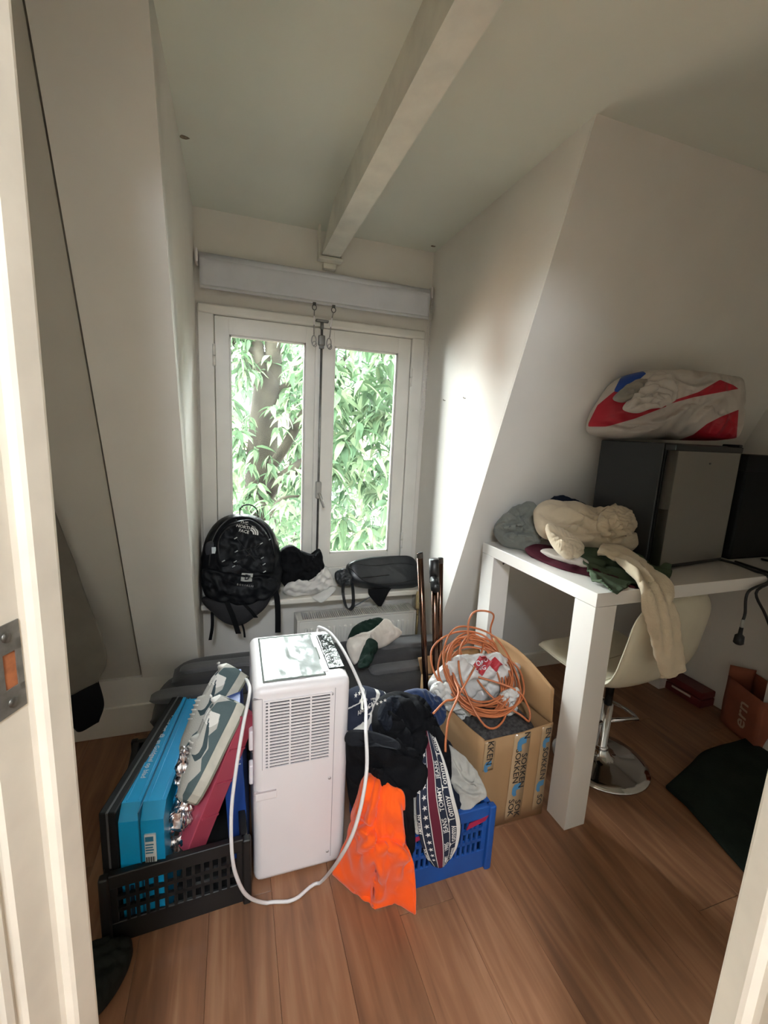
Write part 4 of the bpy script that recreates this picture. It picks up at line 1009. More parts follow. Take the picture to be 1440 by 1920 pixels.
# ---- cardboard box
CARD = mat('cardboard', 'a07c56', rough=.85, var=.12, vscale=5, bump=.25, bscale=40, stretch=(1, 1, .15), bdist=.002)
cb = thing('cardboard_box', 'open cardboard box with printed tape holding cables and bags', 'box', (1.0, 1.45, 0))
BFL, BFR, BBR, BBL = np.array([.862, 1.243, 0]), np.array([1.172, 1.250, 0]), np.array([1.125, 1.69, 0]), np.array([.80, 1.685, 0])
hb = .405
def wallp(p, q, h0, h1, name, th=.005, bend=0., h1b=None):
    p = np.array(p); q = np.array(q); nn = np.cross(q-p, [0, 0, 1.]); nn /= np.linalg.norm(nn); h1b = h1 if h1b is None else h1b
    n = 14; m_ = 6; P = np.zeros((m_, n, 3))
    for i in range(m_):
        for j in range(n):
            t = j/(n-1); s_ = i/(m_-1); z = h0+(h1*(1-t)+h1b*t-h0)*s_
            P[i, j] = p*(1-t)+q*t+nn*bend*math.sin(math.pi*t)*s_+[0, 0, z]
            P[i, j] += nn*.003*float(vnoise(P[i, j]*14, 5))
    return MB().grid(P).build(name, CARD, cb, solid=th)
wallp(BFL, BFR, 0, hb-.012, 'front_side', h1b=hb+.008, bend=.006); wallp(BFR, BBR, 0, hb, 'right_side', bend=.012); wallp(BBR, BBL, 0, hb, 'back_side'); wallp(BBL, BFL, 0, hb+.015, 'left_side', bend=.02, h1b=hb-.005)
MB().prism([BFL+[.004, .004, .003], BFR+[-.004, .004, .003], BBR+[-.004, -.004, .003], BBL+[.004, -.004, .003]], (0, 0, .006)).build('bottom', CARD, cb)
# raised right flap
FL = [BFR+[0, .004, hb], BFR*.5+BBR*.5+[0, 0, hb+.004], BBR+[0, 0, hb]]
tp = [np.array([1.19, 1.285, .53]), np.array([1.178, 1.42, .575]), np.array([1.155, 1.52, .60]), np.array([1.12, 1.62, .605])]
rows = [[BFR+[0, .002, hb-.002], BFR*.67+BBR*.33+[0, 0, hb], BFR*.33+BBR*.67+[0, 0, hb], BBR+[0, 0, hb]], tp]
P = surf(rows, 10, 26); P = P+.004*vnoise(P*12, 2)[..., None]*np.array([1, 0, 0])
MB().grid(P).build('flap', CARD, cb, solid=.005)
rows = [[BBL+[0, 0, hb+.012], BBR+[0, 0, hb]], [BBL+[.0, .05, hb+.07], BBR+[0, .05, hb+.08]]]
MB().grid(surf(rows, 6, 14)).build('flap', CARD, cb, solid=.005)
# printed tape
TAPE = mat('clear_tape', 'a88c6b', rough=.2, var=.05); INK = mat('black_print', '1f1a16', rough=.6); SBL = mat('blue_print', '4a7fa3', rough=.6)
fd_ = (BFR-BFL)/np.linalg.norm(BFR-BFL); fn = np.cross(fd_, [0, 0, 1.])
def fpt(s_, z, off=.0): p = BFL+fd_*s_+fn*(.0045+.006*math.sin(math.pi*s_/.31)*z/hb+off); return Vector((p[0], p[1], z))
SOCK = poly2d([(-.5, .25), (.0, .25), (.02, -.05), (.3, -.12), (.5, -.02), (.55, -.25), (.3, -.42), (-.15, -.42), (-.42, -.25)])
def tape(s0, w, z0_, z1_, items, fpt=fpt, xd=fd_, nm='tape'):
    q = MB(); P = np.zeros((16, 3, 3))
    for i in range(16):
        for j in range(3): P[i, j] = fpt(s0+w*(j/2-.5), z0_+(z1_-z0_)*i/15, .001)
    tp_ = MB().grid(P).build(nm, TAPE, cb, solid=.0006)
    for (kind, ds, z, size) in items:
        if kind == 'sock': letters(MB(), '', fpt(s0+ds, z, .002), (0, 0, -1), xd, size, off=.001, shape=SOCK).build('sock_print', SBL, tp_)
        else: letters(MB(), kind, fpt(s0+ds, z, .002), (0, 0, -1), xd, size, off=.001, wx=1.1).build('lettering', INK, tp_)
tape(.025, .045, .27, hb-.014, [('KKEN', .0, .345, .036), ('sock', .0, .29, .045)])
tape(.165, .075, .02, hb-.004, [('N', .018, .39, .036), ('sock', .004, .358, .06), ('SOKKEN', -.012, .262, .036), ('SOKKEN', .018, .235, .036), ('sock', .004, .155, .055), ('SOK', -.016, .075, .036), ('SOK', .014, .065, .036)])
tape(.282, .05, .03, hb+.0, [('EN', .005, .375, .034), ('sock', .005, .335, .045), ('SOKKEN', .003, .24, .034), ('sock', .003, .14, .05), ('SO', .003, .075, .034)])
# ---- contents of the box
PAT = mat('dark_patterned_cloth', '4a4645', rough=.85, col2='22201f', vscale=70, bump=.3, bscale=90)
o, _ = puff('patterned_pouch', [(.885, 1.30, .335), (.99, 1.272, .335), (1.13, 1.285, .335), (1.125, 1.48, .345), (1.0, 1.56, .35), (.88, 1.52, .345)], .045, .33, PAT, n=(0, 0, 1), ex=1.05, it=25, seed=4, amp=.006, pull=.05, sq=.6, col=box_col(floor=.012))
tag(o, 'dark patterned cloth pouch filling the bottom of the cardboard box', 'pouch')
PLAS = mat('white_plastic_bag', 'c3c0bc', rough=.35, var=.06, bump=.3, bscale=30, bdist=.004, sss=.0)
o, _ = puff('plastic_bag', [Yp(*p, 1.50) for p in ((805, 1290), (812, 1265), (845, 1235), (870, 1228), (930, 1228), (965, 1250), (975, 1290), (960, 1325), (930, 1345), (880, 1332), (840, 1330))], .07, .07, PLAS, n=(0, -.8, .6), ex=1.35, it=50, seed=8, amp=.02, freq=14, pull=.03, bend=.1, smooth=1, nr=34, nt=80)
tag(o, 'crumpled white plastic bag with a red diamond logo under the orange cable', 'bag')
bv = bvh_of(o); RED = mat('red_print', 'a3212c', rough=.5)
cn = Yp(908, 1252, 1.42); q = MB(); xd = CR; yd = CU
def dens(poly, n=5):
    out = []
    for i in range(len(poly)):
        a, b_ = poly[i], poly[(i+1) % len(poly)]
        for k in range(n): out.append((a[0]+(b_[0]-a[0])*k/n, a[1]+(b_[1]-a[1])*k/n))
    return out
def patchgrid(mb, org, xd, yd, w, h, bv, off, n=9):   # diamond as a small grid so that it follows the folds
    v = []; f = []
    for i in range(n):
        for j in range(n): a, b_ = i/(n-1)-.5, j/(n-1)-.5; v.append(((a+b_)*w, (a-b_)*h))
    for i in range(n-1):
        for j in range(n-1): f.append((i*n+j, i*n+j+1, i*n+n+j+1, i*n+n+j))
    letters(mb, '', org, xd, yd, 1., bv, off, shape=(v, f))
patchgrid(q, cn, xd, yd, .045, .05, bv, .002); patchgrid(q, cn+.06*CR-.005*CU, xd, yd, .03, .028, bv, .002); q.build('logo_diamond', RED, o)
q = MB(); letters(q, 'OHO', cn+.012*CU, xd, yd, .026, bv, .0045); letters(q, 'NG', cn-.018*CU, xd, yd, .026, bv, .0045); q.build('lettering', WINK, o)
o, _ = puff('paper_wad', [Yp(*p, 1.44) for p in ((806, 1300), (815, 1280), (840, 1285), (860, 1300), (882, 1325), (884, 1345), (868, 1352), (838, 1330), (815, 1318))], .045, .04, mat('white_paper', 'c9c7c2', rough=.7), n=(0, -.8, .6), ex=1.35, it=40, seed=21, amp=.015, freq=22, pull=.05, bend=.1, smooth=0)
tag(o, 'crumpled white paper hanging over the left rim of the cardboard box', 'paper')
o, _ = puff('paper_wad', [Yp(*p, 1.37) for p in ((940, 1300), (965, 1290), (972, 1310), (965, 1330), (950, 1345), (942, 1330))], .03, .05, mat('white_paper', 'c9c7c2'), n=(0, -.8, .6), ex=1.3, it=40, seed=22, amp=.012, freq=22, pull=.05, bend=.1, smooth=0)
tag(o, 'crumpled white paper at the right inside the cardboard box', 'paper')
# orange extension cable, one long coil
rgc = np.random.default_rng(5)
cc = Yp(893, 1268, 1.47); ex1 = np.array([.96, -.10, -.12]); ex1 /= np.linalg.norm(ex1); ez = np.array([.05, -.62, .78]); ez /= np.linalg.norm(ez); ex1 -= ez*(ex1@ez); ex1 /= np.linalg.norm(ex1); ey = np.cross(ez, ex1)
pts = [Yp(812, 1338, 1.26), Yp(835, 1315, 1.30), Yp(862, 1300, 1.34)]
for k in range(15):
    ra, rb_ = .145*(1+rgc.normal()*.10), .150*(1+rgc.normal()*.12); ox, oy, oz = rgc.normal(size=3)*[.016, .02, .014]; ph = rgc.normal()*.25
    tl = rgc.normal()*.10
    for j in range(7):
        a = 2*math.pi*j/7+ph+1.2+rgc.normal()*.05
        rj = 1+rgc.normal()*.05
        u_, v_ = ra*rj*math.cos(a)+ox, rb_*rj*math.sin(a)+oy
        pts.append(cc+ex1*u_+ey*v_+ez*(oz+tl*u_*.6+.02+.004*k*.4))
pts += [cc+ex1*.10+ey*.19+ez*.03, Yp(925, 1152, 1.52), Yp(893, 1146, 1.53), Yp(879, 1165, 1.52), Yp(877, 1200, 1.50), cc+ex1*-.05+ey*.10, cc+ex1*.02-ey*.08+ez*.03, Yp(975, 1340, 1.30), Yp(992, 1352, 1.29), Yp(990, 1325, 1.32), Yp(960, 1290, 1.36), cc+ex1*-.10+ez*.02, Yp(860, 1300, 1.33), Yp(842, 1345, 1.25), Yp(836, 1385, 1.20), Yp(835, 1410, 1.17)]
oc = MB().tube(catmull(pts, 900), .0042, 6).build('extension_cable', mat('orange_cable', 'b3673f', rough=.45, var=.1))
tag(oc, 'tangled orange extension cable coiled on top of the cardboard box', 'cable')
# ---- tubes standing in the box
CPT = mat('copper_black_tube', '5c4438', rough=.17, metal=.95)
def pipe(label, top, bot, r, cap=True, tee=False):
    t = thing('metal_tube', label, 'tube', tuple(bot), None)
    top = np.array(top, float); bot = np.array(bot, float)
    MB().tube([bot, top], r, 18, caps=True).build('tube', CPT, t); d = (top-bot)/np.linalg.norm(top-bot)
    if not tee:
        MB().tube([top-d*.02, top+d*.001], r+.0006, 18, caps=False).build('end_ring', mat('ring_steel', '55504c', rough=.3, metal=.8), t)
        MB().tube([top+d*.0012, top+d*.002], r*.82, 18).build('bore', mat('bore_black', '070707', rough=.9), t)
    else:
        MB().tube([top-d*.09, top+d*.0], r+.003, 18).build('socket', BLACKP, t)
        a = top-d*.012; MB().tube([a+d*.05, a-d*.05], r+.008, 18).build('coupling', BLACKP, t)
        f_ = np.array([-.35, -.93, -.25]); f_ /= np.linalg.norm(f_); MB().tube([a-d*.03, a-d*.03+f_*.085], r+.006, 18).build('elbow', BLACKP, t)
pipe('leftmost dark copper tube standing in the cardboard box', Yp(787, 1037, 1.60), (.842, 1.625, .014), .0125)
pipe('rightmost dark copper tube standing in the cardboard box', Yp(826, 1047, 1.635), (.905, 1.655, .014), .0115)
pipe('middle dark tube topped by a black elbow fitting, in the cardboard box', Yp(814, 1065, 1.60), (.875, 1.615, .014), .0125, tee=True)

# ================================================================== SOFT THINGS
def pts(l, y=None): return [Yp(*p) if len(p) == 3 else Yp(p[0], p[1], y) for p in l]
def grid_at(P, u, v):
    nu, nv = P.shape[:2]; a = min(max(v*(nu-1), 0), nu-1.001); b_ = min(max(u*(nv-1), 0), nv-1.001); i, j = int(a), int(b_); f, g_ = a-i, b_-j
    return (P[i, j]*(1-f)*(1-g_)+P[i+1, j]*f*(1-g_)+P[i, j+1]*(1-f)*g_+P[i+1, j+1]*f*g_)
def grid_letters(mb, P, t, u, v, size, shape=None, off=.005, sgn=1, wx=1.):
    vv, f = shape if shape else text2d(t); N_ = normals(P)
    Lv = np.linalg.norm(np.diff(P, axis=0), axis=2).sum(0).mean(); Lu = np.linalg.norm(np.diff(P, axis=1), axis=2).sum(1).mean()
    out = []
    for x, y in vv:
        uu, v2 = u-sgn*y*size/Lu, v-sgn*x*size*wx/Lv; p = grid_at(P, uu, v2); n = grid_at(N_, uu, v2); n = n/(np.linalg.norm(n)+1e-9)
        if n@(CAM0-p) < 0: n = -n
        out.append(p+n*off)
    mb.add(out, f)
def print_mat(name, mode, rot=0., freq=1., off=0., seq=None):
    m = bpy.data.materials.new(name); m.use_nodes = True; N = m.node_tree.nodes; L = m.node_tree.links; b = N['Principled BSDF']; b.inputs['Roughness'].default_value = .9; b.inputs['Specular IOR Level'].default_value = .15
    tc = N.new('ShaderNodeTexCoord'); mp = N.new('ShaderNodeMapping'); mp.inputs['Rotation'].default_value = (0, rot, 0) if mode == 'Object' else (0, 0, rot); mp.inputs['Scale'].default_value = (freq,)*3; mp.inputs['Location'].default_value = (off, 0, 0)
    L.new(tc.outputs[mode], mp.inputs[0]); sp = N.new('ShaderNodeSeparateXYZ'); L.new(mp.outputs[0], sp.inputs[0])
    fr = N.new('ShaderNodeMath'); fr.operation = 'FRACT'; L.new(sp.outputs[0], fr.inputs[0])
    r = N.new('ShaderNodeValToRGB'); cr = r.color_ramp; cr.interpolation = 'CONSTANT'
    nv_, wh, bu = lin('262a38'), lin('cfcac4'), lin('5c2230')
    seq = [(p_, dict(n=nv_, w=wh, b=bu)[c_]) for p_, c_ in seq] if seq else [(0, nv_), (.05, wh), (.065, nv_), (.25, wh), (.265, bu), (.47, wh), (.485, nv_), (.67, wh), (.685, nv_), (.86, wh), (.93, nv_)]
    cr.elements[0].color = (*seq[0][1], 1); cr.elements[1].position = seq[1][0]; cr.elements[1].color = (*seq[1][1], 1)
    for p_, c_ in seq[2:]: e = cr.elements.new(p_); e.color = (*c_, 1)
    L.new(fr.outputs[0], r.inputs[0]); L.new(r.outputs[0], b.inputs['Base Color']); return m
WPR = mat('white_print', 'd3cfc8', rough=.85)
BLKC = cloth_mat('black_jersey', '0f0f11', var=.1, sheen=0); BLKN = cloth_mat('black_nylon', '101114', rough=.5, bump=.3, bscale=180, sheen=0); NAVC = cloth_mat('navy_knit', '171b27', sheen=0)
GRYC = cloth_mat('light_grey_fleece', 'a7a39b', bump=.6, bscale=160); WHTC = cloth_mat('white_cotton', 'd0ccc6', var=.06)
# ---- backpack on the sill
bp_ = thing('backpack', 'black backpack with white lettering leaning against the left pane on the sill', 'backpack', (.02, 2.42, SILLZ))
def cl_sill(X):
    m_ = (X[:, 1] > SILLY-.004); X[m_, 2] = np.maximum(X[m_, 2], SILLZ+.001); X[:, 1] = np.minimum(X[:, 1], YD-.035); X[:, 0] = np.maximum(X[:, 0], XL+.006)
bo_, BP = puff('body', pts([(448, 963, 2.475), (485, 970, 2.475), (512, 995, 2.47), (524, 1030, 2.46), (528, 1072, 2.44), (518, 1108, 2.42), (480, 1132, 2.39), (430, 1138, 2.37), (392, 1124, 2.38), (376, 1085, 2.41), (379, 1035, 2.44), (391, 998, 2.46), (415, 972, 2.475)]), .13, .09, BLKN, n=(.05, -.97, .12), parent=bp_, sq=.7, ex=1.07, it=30, seed=31, amp=.012, freq=11, pull=.05, col=cl_sill, nr=40, nt=90)
MB().grid(puff_pts(pts([(378, 1122, 2.335), (420, 1118, 2.33), (470, 1118, 2.33), (508, 1110, 2.335), (500, 1135, 2.33), (478, 1155, 2.325), (452, 1171, 2.32), (425, 1168, 2.32), (400, 1150, 2.325)]), .05, .045, (0, -1, 0), sq=.8), True).build('bottom_panel', cloth_mat('charcoal_nylon', '2b2a2c', rough=.6, sheen=0), bp_)
fp, FPp = puff('front_pocket', pts([(425, 985, 2.37), (470, 975, 2.37), (500, 1000, 2.36), (512, 1040, 2.345), (510, 1075, 2.33), (460, 1072, 2.32), (410, 1060, 2.325), (404, 1020, 2.345)]), .035, .06, BLKN, parent=bp_, n=(.05, -.97, .2), sq=.8, ex=1.12, it=35, seed=33, amp=.012, freq=14, pull=.04)
lp, LPp = puff('lower_pocket', pts([(382, 1066, 2.315), (420, 1072, 2.30), (470, 1078, 2.30), (512, 1082, 2.31), (520, 1105, 2.31), (490, 1128, 2.30), (440, 1134, 2.295), (395, 1122, 2.30), (378, 1095, 2.31)]), .04, .07, BLKN, parent=bp_, n=(.0, -.97, .2), sq=.8, ex=1.14, it=35, seed=35, amp=.014, freq=13, pull=.04)
puff('side_pocket', pts([(386, 1020, 2.37), (412, 1016, 2.355), (414, 1050, 2.35), (392, 1056, 2.36)]), .02, .05, mat('mesh_pocket', '33343a', rough=.7, bump=.6, bscale=300), parent=bp_, n=(-.2, -.97, .1))
MB().box(tuple(Yp(397, 1038, 2.325)), tuple(np.array(Yp(407, 1026, 2.325))+[0, .004, 0])).build('care_label', WINK, bp_)
MB().ribbon(catmull(pts([(449, 966, 2.46), (452, 951, 2.46), (466, 946, 2.45), (480, 953, 2.46), (484, 970, 2.46)]), 16), .018, (0, 1, 0), .005).build('top_handle', BLKC, bp_)
for pp, w_ in (([(512, 1098, 2.335), (519, 1120, 2.325), (521, 1150, 2.325), (521, 1186, 2.33)], .030), ([(398, 1148, 2.305), (398, 1175, 2.31), (394, 1200, 2.315)], .016), ([(425, 1128, 2.28), (438, 1160, 2.265), (447, 1188, 2.27)], .026), ([(452, 1165, 2.29), (457, 1180, 2.29), (459, 1195, 2.29)], .010), ([(455, 1130, 2.28), (470, 1145, 2.275), (480, 1158, 2.28)], .02)):
    MB().ribbon(catmull(pts(pp), 14), w_, (1, -.1, 0), .004).build('strap', BLKC, bp_)
ZP = mat('zip_black', '0d0d0e', rough=.35)
def stickpath(o, l, r, m, name, par, off=.004):
    bv_ = bvh_of(o); Q = catmull(pts(l), 40); out = []
    for p in Q:
        d = Vector(p-CAM0).normalized(); h = bv_.ray_cast(Vector(CAM0), d, 9); out.append(np.array(h[0])-np.array(d)*off if h[0] is not None else p)
    return MB().tube(out, r, 6).build(name, m, par)
stickpath(bo_, [(392, 1060, 2.3), (398, 1015, 2.3), (415, 985, 2.3), (440, 970, 2.3), (478, 974, 2.3), (505, 1000, 2.3), (516, 1045, 2.3)], .004, ZP, 'zip', bp_)
stickpath(fp, [(412, 1050, 2.3), (410, 1015, 2.3), (428, 990, 2.3), (465, 982, 2.3), (495, 1005, 2.3)], .0035, ZP, 'zip', bp_)
for a, b_ in (((442, 1008), (490, 1062)), ((492, 1018), (440, 1058)), ((488, 1020), (444, 1034)), ((440, 1035), (492, 1045))):
    stickpath(fp, [(*a, 2.3), ((a[0]+b_[0])/2, (a[1]+b_[1])/2+2, 2.3), (*b_, 2.3)], .0018, ZP, 'bungee_cord', bp_)
for (px, py) in ((442, 1009), (490, 1019), (443, 1034), (441, 1053), (492, 1046), (438, 1062), (495, 1058), (419, 1052), (496, 1072), (505, 1012)):
    bv_ = bvh_of(fp); d = Vector(ray(px, py)).normalized(); h = bv_.ray_cast(Vector(CAM0), d, 9); h = h if h[0] is not None else bvh_of(bo_).ray_cast(Vector(CAM0), d, 9)
    if h[0] is None: continue
    c_ = np.array(h[0])-np.array(d)*.006; MB().tube([c_+[-.007, 0, -.004], c_+[.007, 0, .004]], .0026, 8).build('cord_tip', mat('pale_tip', 'b9bab8', rough=.4), bp_)
tx = Vector((.96, 0, -.26)); tz = Vector((.22, .25, .93)); q = MB(); bv_ = MultiBVH(bo_, fp); o_ = Vector(Yp(466, 988, 2.22))
for k, wd in enumerate(('THE', 'NORTH', 'FACE')): letters(q, wd, o_+tx*(-.016+.004*k)-tz*(.022*(k-1)), tx, tz, .022, bv_, .006)
for rr in (.052, .040, .028):
    arc = [(rr*math.cos(a), rr*math.sin(a)) for a in np.linspace(math.radians(4), math.radians(86), 8)]+[((rr-.008)*math.cos(a), (rr-.008)*math.sin(a)) for a in np.linspace(math.radians(86), math.radians(4), 8)]
    n_ = len(arc); sh_ = (arc, [(i, i+1, n_-2-i, n_-1-i) for i in range(7)]); letters(q, '', o_+tx*.02-tz*.028, tx, tz, .9, bv_, .006, shape=sh_)
q.build('logo', WPR, bo_)
q = MB(); bl = bvh_of(lp); o_ = Vector(Yp(463, 1083, 2.25)); letters(q, '', o_, Vector((1, 0, -.12)), Vector((0, .1, 1)), .055, bl, .004, shape=([(-.5+x/5, -.42+y/5*.84) for y in range(6) for x in range(6)], [(y*6+x, y*6+x+1, y*6+x+7, y*6+x+6) for y in range(5) for x in range(5)]))
pt = q.build('logo_patch', mat('patch_grey', '9a9993', rough=.6), lp); q = MB(); letters(q, 'B', o_, Vector((1, 0, -.12)), Vector((0, .1, 1)), .045, bl, .0065); q.build('lettering', mat('patch_ink', '26272a', rough=.7), pt)
q = MB(); letters(q, 'B O R E A L I S', Vector(Yp(460, 1099, 2.25)), Vector((1, 0, -.18)), Vector((0, .1, 1)), .013, bl, .004); q.build('lettering', mat('patch_grey', '9a9993'), lp)
# ---- things beside it on the sill
def sillc(X): X[:, 1] = np.minimum(X[:, 1], YD-.03); m_ = X[:, 1] > SILLY-.002; X[m_, 2] = np.maximum(X[m_, 2], SILLZ+.002)
o, _ = puff('crumpled_garment', pts([(526, 1032), (546, 1022), (568, 1034), (590, 1040), (600, 1030), (606, 1052), (610, 1082), (594, 1094), (562, 1092), (535, 1100), (524, 1070)], 2.46), .06, .06, BLKC, ex=1.2, it=60, seed=41, amp=.02, freq=14, pull=.03, bend=.15, col=sillc, nr=36, nt=84)
tag(o, 'crumpled black garment on the sill between the backpack and the leather bag', 'garment')
o, _ = puff('crumpled_garment', pts([(530, 1108), (545, 1094), (575, 1090), (602, 1074), (612, 1062), (624, 1088), (622, 1106), (592, 1114), (552, 1119)], 2.43), .05, .06, WHTC, n=(0, -.8, .6), ex=1.2, it=60, seed=43, amp=.016, freq=18, pull=.03, bend=.15, col=sillc, nr=34, nt=80)
tag(o, 'crumpled white cotton garment on the sill beside the backpack', 'garment')
o, _ = sheet('paper_sheet', [pts([(586, 1118, 2.40), (622, 1100, 2.41)]), pts([(592, 1124, 2.375), (628, 1106, 2.39)]), pts([(603, 1130, 2.365), (614, 1122, 2.37)])], mat('white_paper', 'c9c7c2'), 10, 12, .0008, it=4, amp=.002)
tag(o, 'small white sheet of paper hanging over the front of the sill', 'paper')
lb_ = thing('leather_bag', 'black leather laptop bag lying on the right end of the window sill', 'bag', (.95, 2.45, SILLZ))
LTH = mat('black_leather', '1f2226', rough=.36, var=.1, bump=.3, bscale=140, bdist=.001)
bo2, _ = puff('body', pts([(652, 1057, 2.50), (682, 1049, 2.52), (742, 1043, 2.525), (772, 1046, 2.525), (782, 1066, 2.50), (784, 1098, 2.44), (735, 1104, 2.43), (690, 1102, 2.43), (662, 1094, 2.44), (650, 1076, 2.47)]), .05, .04, LTH, parent=lb_, n=(0, -.80, .6), sq=.45, ex=1.02, it=14, seed=51, amp=.006, pull=.08, col=sillc, nr=30, nt=90)
stickpath(bo2, [(655, 1064, 2.3), (690, 1092, 2.3), (740, 1094, 2.3), (782, 1086, 2.3)], .003, ZP, 'zip', lb_); stickpath(bo2, [(675, 1084, 2.3), (700, 1081, 2.3), (730, 1078, 2.3)], .003, ZP, 'pocket_zip', lb_)
stickpath(bo2, [(662, 1056, 2.3), (700, 1060, 2.3), (755, 1056, 2.3), (778, 1060, 2.3)], .0022, mat('leather_seam', '101113', rough=.5), 'seam', lb_)
MB().ribbon(catmull(pts([(645, 1088, 2.43), (643, 1110, 2.385), (648, 1135, 2.375), (655, 1143, 2.37), (662, 1135, 2.375), (662, 1110, 2.385), (660, 1092, 2.43)]), 24), .03, (.3, -.95, 0), .004).build('carry_strap', LTH, lb_)
MB().grid(surf([pts([(690, 1104, 2.40), (734, 1103, 2.40)]), pts([(692, 1116, 2.375), (728, 1112, 2.375)]), pts([(709, 1137, 2.37), (715, 1137, 2.37)])], 10, 10)).build('hanging_flap', BLKC, lb_, solid=.003)
MB().ribbon(catmull(pts([(662, 1138, 2.372), (680, 1128, 2.372), (700, 1116, 2.38)]), 8), .012, (.4, 0, .9), .003).build('webbing', mat('webbing_grey', '5b5c5f', rough=.6), lb_)
puff('side_bulge', pts([(628, 1074, 2.46), (648, 1068, 2.46), (660, 1085, 2.44), (655, 1098, 2.43), (634, 1095, 2.44)]), .03, .03, LTH, parent=lb_, n=(0, -.8, .6), ex=1.14, it=40, seed=52, amp=.01, freq=20, pull=.04, col=sillc)
# ---- sweatshirt on the mattress
sw = thing('sweatshirt', 'white and dark green sweatshirt thrown over the dark mattress behind the air conditioner', 'sweatshirt', (.68, 2.0, .41))
GRN = cloth_mat('dark_green_cotton', '14261f', sheen=0); OFFW = cloth_mat('offwhite_cotton', 'c9c0b6', var=.08)
def matc(X):
    m_ = (X[:, 1] > 1.93) & (X[:, 2] < .425) & (X[:, 2] > .2); X[m_, 2] = .425
puff('green_panel', pts([(652, 1200, 2.03), (662, 1178, 2.07), (684, 1164, 2.10), (712, 1161, 2.10), (728, 1176, 2.07), (718, 1192, 2.03), (690, 1200, 2.0), (668, 1205, 1.99)]), .05, .05, GRN, parent=sw, n=(0, -.7, .7), ex=1.14, it=50, seed=61, amp=.015, freq=15, pull=.03, bend=.2)
puff('white_panel', pts([(650, 1205, 2.0), (668, 1192, 1.99), (700, 1180, 2.0), (722, 1162, 2.06), (742, 1176, 2.03), (753, 1188, 2.02), (740, 1200, 1.99), (722, 1212, 1.96), (706, 1214, 1.95), (690, 1200, 1.95), (678, 1222, 1.90), (666, 1246, 1.86), (654, 1228, 1.90)]), .03, .04, OFFW, parent=sw, n=(0, -.7, .7), ex=1.14, it=50, seed=62, amp=.014, freq=16, pull=.04, bend=.2, center=Yp(694, 1192, 1.96))
puff('green_sleeve', pts([(690, 1198, 1.925), (707, 1206, 1.915), (702, 1228, 1.88), (692, 1248, 1.76), (672, 1252, 1.75), (676, 1228, 1.86)]), .025, .03, GRN, parent=sw, n=(0, -.8, .6), ex=1.15, it=30, seed=63, amp=.01, freq=14, pull=.05)

# ---- clothes in and over the blue crate
o, _ = puff('dark_laundry', [(.43, 1.14, .16), (.60, 1.13, .17), (.80, 1.14, .17), (.805, 1.30, .18), (.80, 1.43, .18), (.60, 1.435, .2), (.43, 1.43, .2)], .14, .14, NAVC, n=(0, 0, 1), sq=.6, ex=1.15, it=35, seed=70, amp=.015, pull=.05, col=box_col(floor=.014))
tag(o, 'dark navy laundry at the bottom of the blue crate', 'clothes')
PRO = print_mat('banded_print_fleece', 'Object', rot=math.radians(-62), freq=5.2, off=.5)
o, _ = puff('printed_blanket', pts([(648, 1300, 1.44), (668, 1287, 1.46), (700, 1290, 1.46), (728, 1305, 1.45), (738, 1340, 1.40), (735, 1375, 1.33), (705, 1392, 1.28), (668, 1390, 1.28), (646, 1370, 1.34), (642, 1330, 1.40)]), .07, .10, PRO, n=(-.1, -.8, .55), sq=.8, ex=1.08, it=35, seed=71, amp=.012, freq=9, pull=.04, nr=44, nt=100)
tag(o, 'navy and burgundy banded printed blanket bundled on top of the clothes beside the air conditioner', 'blanket')
bv_ = bvh_of(o)
for k in range(9): letters(MB(), '', Vector(Yp(662+k*7.5, 1338-k*3.2, 1.25)), CR, CU, .013, bv_, .003, shape=star2d()).build('printed_star', WPR, o)
for k, t in enumerate(('JEANS', '1985')): letters(MB(), t, Vector(Yp(682+k*18, 1312-k*2, 1.3)), Vector(CR)*.97+Vector(CU)*.15, CU, .010, bv_, .003).build('lettering', WPR, o)
letters(MB(), 'AMERICAN', Vector(Yp(686, 1352, 1.25)), Vector(CR)*.92+Vector(CU)*.35, CU, .014, bv_, .003).build('lettering', WPR, o)
HOOD = cloth_mat('black_hoodie', '0c0c0f', var=.15, bump=.4, sheen=0)
hd = thing('hoodie', 'black hoodie piled on the blue crate with a sleeve hanging over the orange trousers', 'hoodie', (.6, 1.25, .28))
puff('hood', pts([(704, 1322, 1.34), (726, 1300, 1.38), (765, 1302, 1.40), (798, 1330, 1.38), (824, 1378, 1.32), (832, 1430, 1.26), (808, 1452, 1.20), (765, 1440, 1.18), (722, 1408, 1.20), (700, 1362, 1.27)]), .08, .10, HOOD, parent=hd, n=(.1, -.8, .55), ex=1.11, it=55, seed=72, amp=.018, freq=8, pull=.03, bend=.3, cw=11, cd=.024, creases=[[(745, 1305), (770, 1330), (790, 1370), (795, 1420)], [(772, 1304), (802, 1345), (814, 1400)], [(720, 1330), (745, 1350), (772, 1395), (768, 1435)], [(735, 1380), (760, 1405), (790, 1420)]], nr=40, nt=90)
puff('hood_fold', pts([(708, 1350, 1.26), (716, 1318, 1.30), (738, 1304, 1.33), (760, 1312, 1.33), (742, 1336, 1.28), (728, 1372, 1.22)]), .04, .04, cloth_mat('navy_lining', '171a22', sheen=0), parent=hd, n=(-.1, -.8, .55), ex=1.14, it=45, seed=73, amp=.016, freq=12, pull=.04, bend=.3)
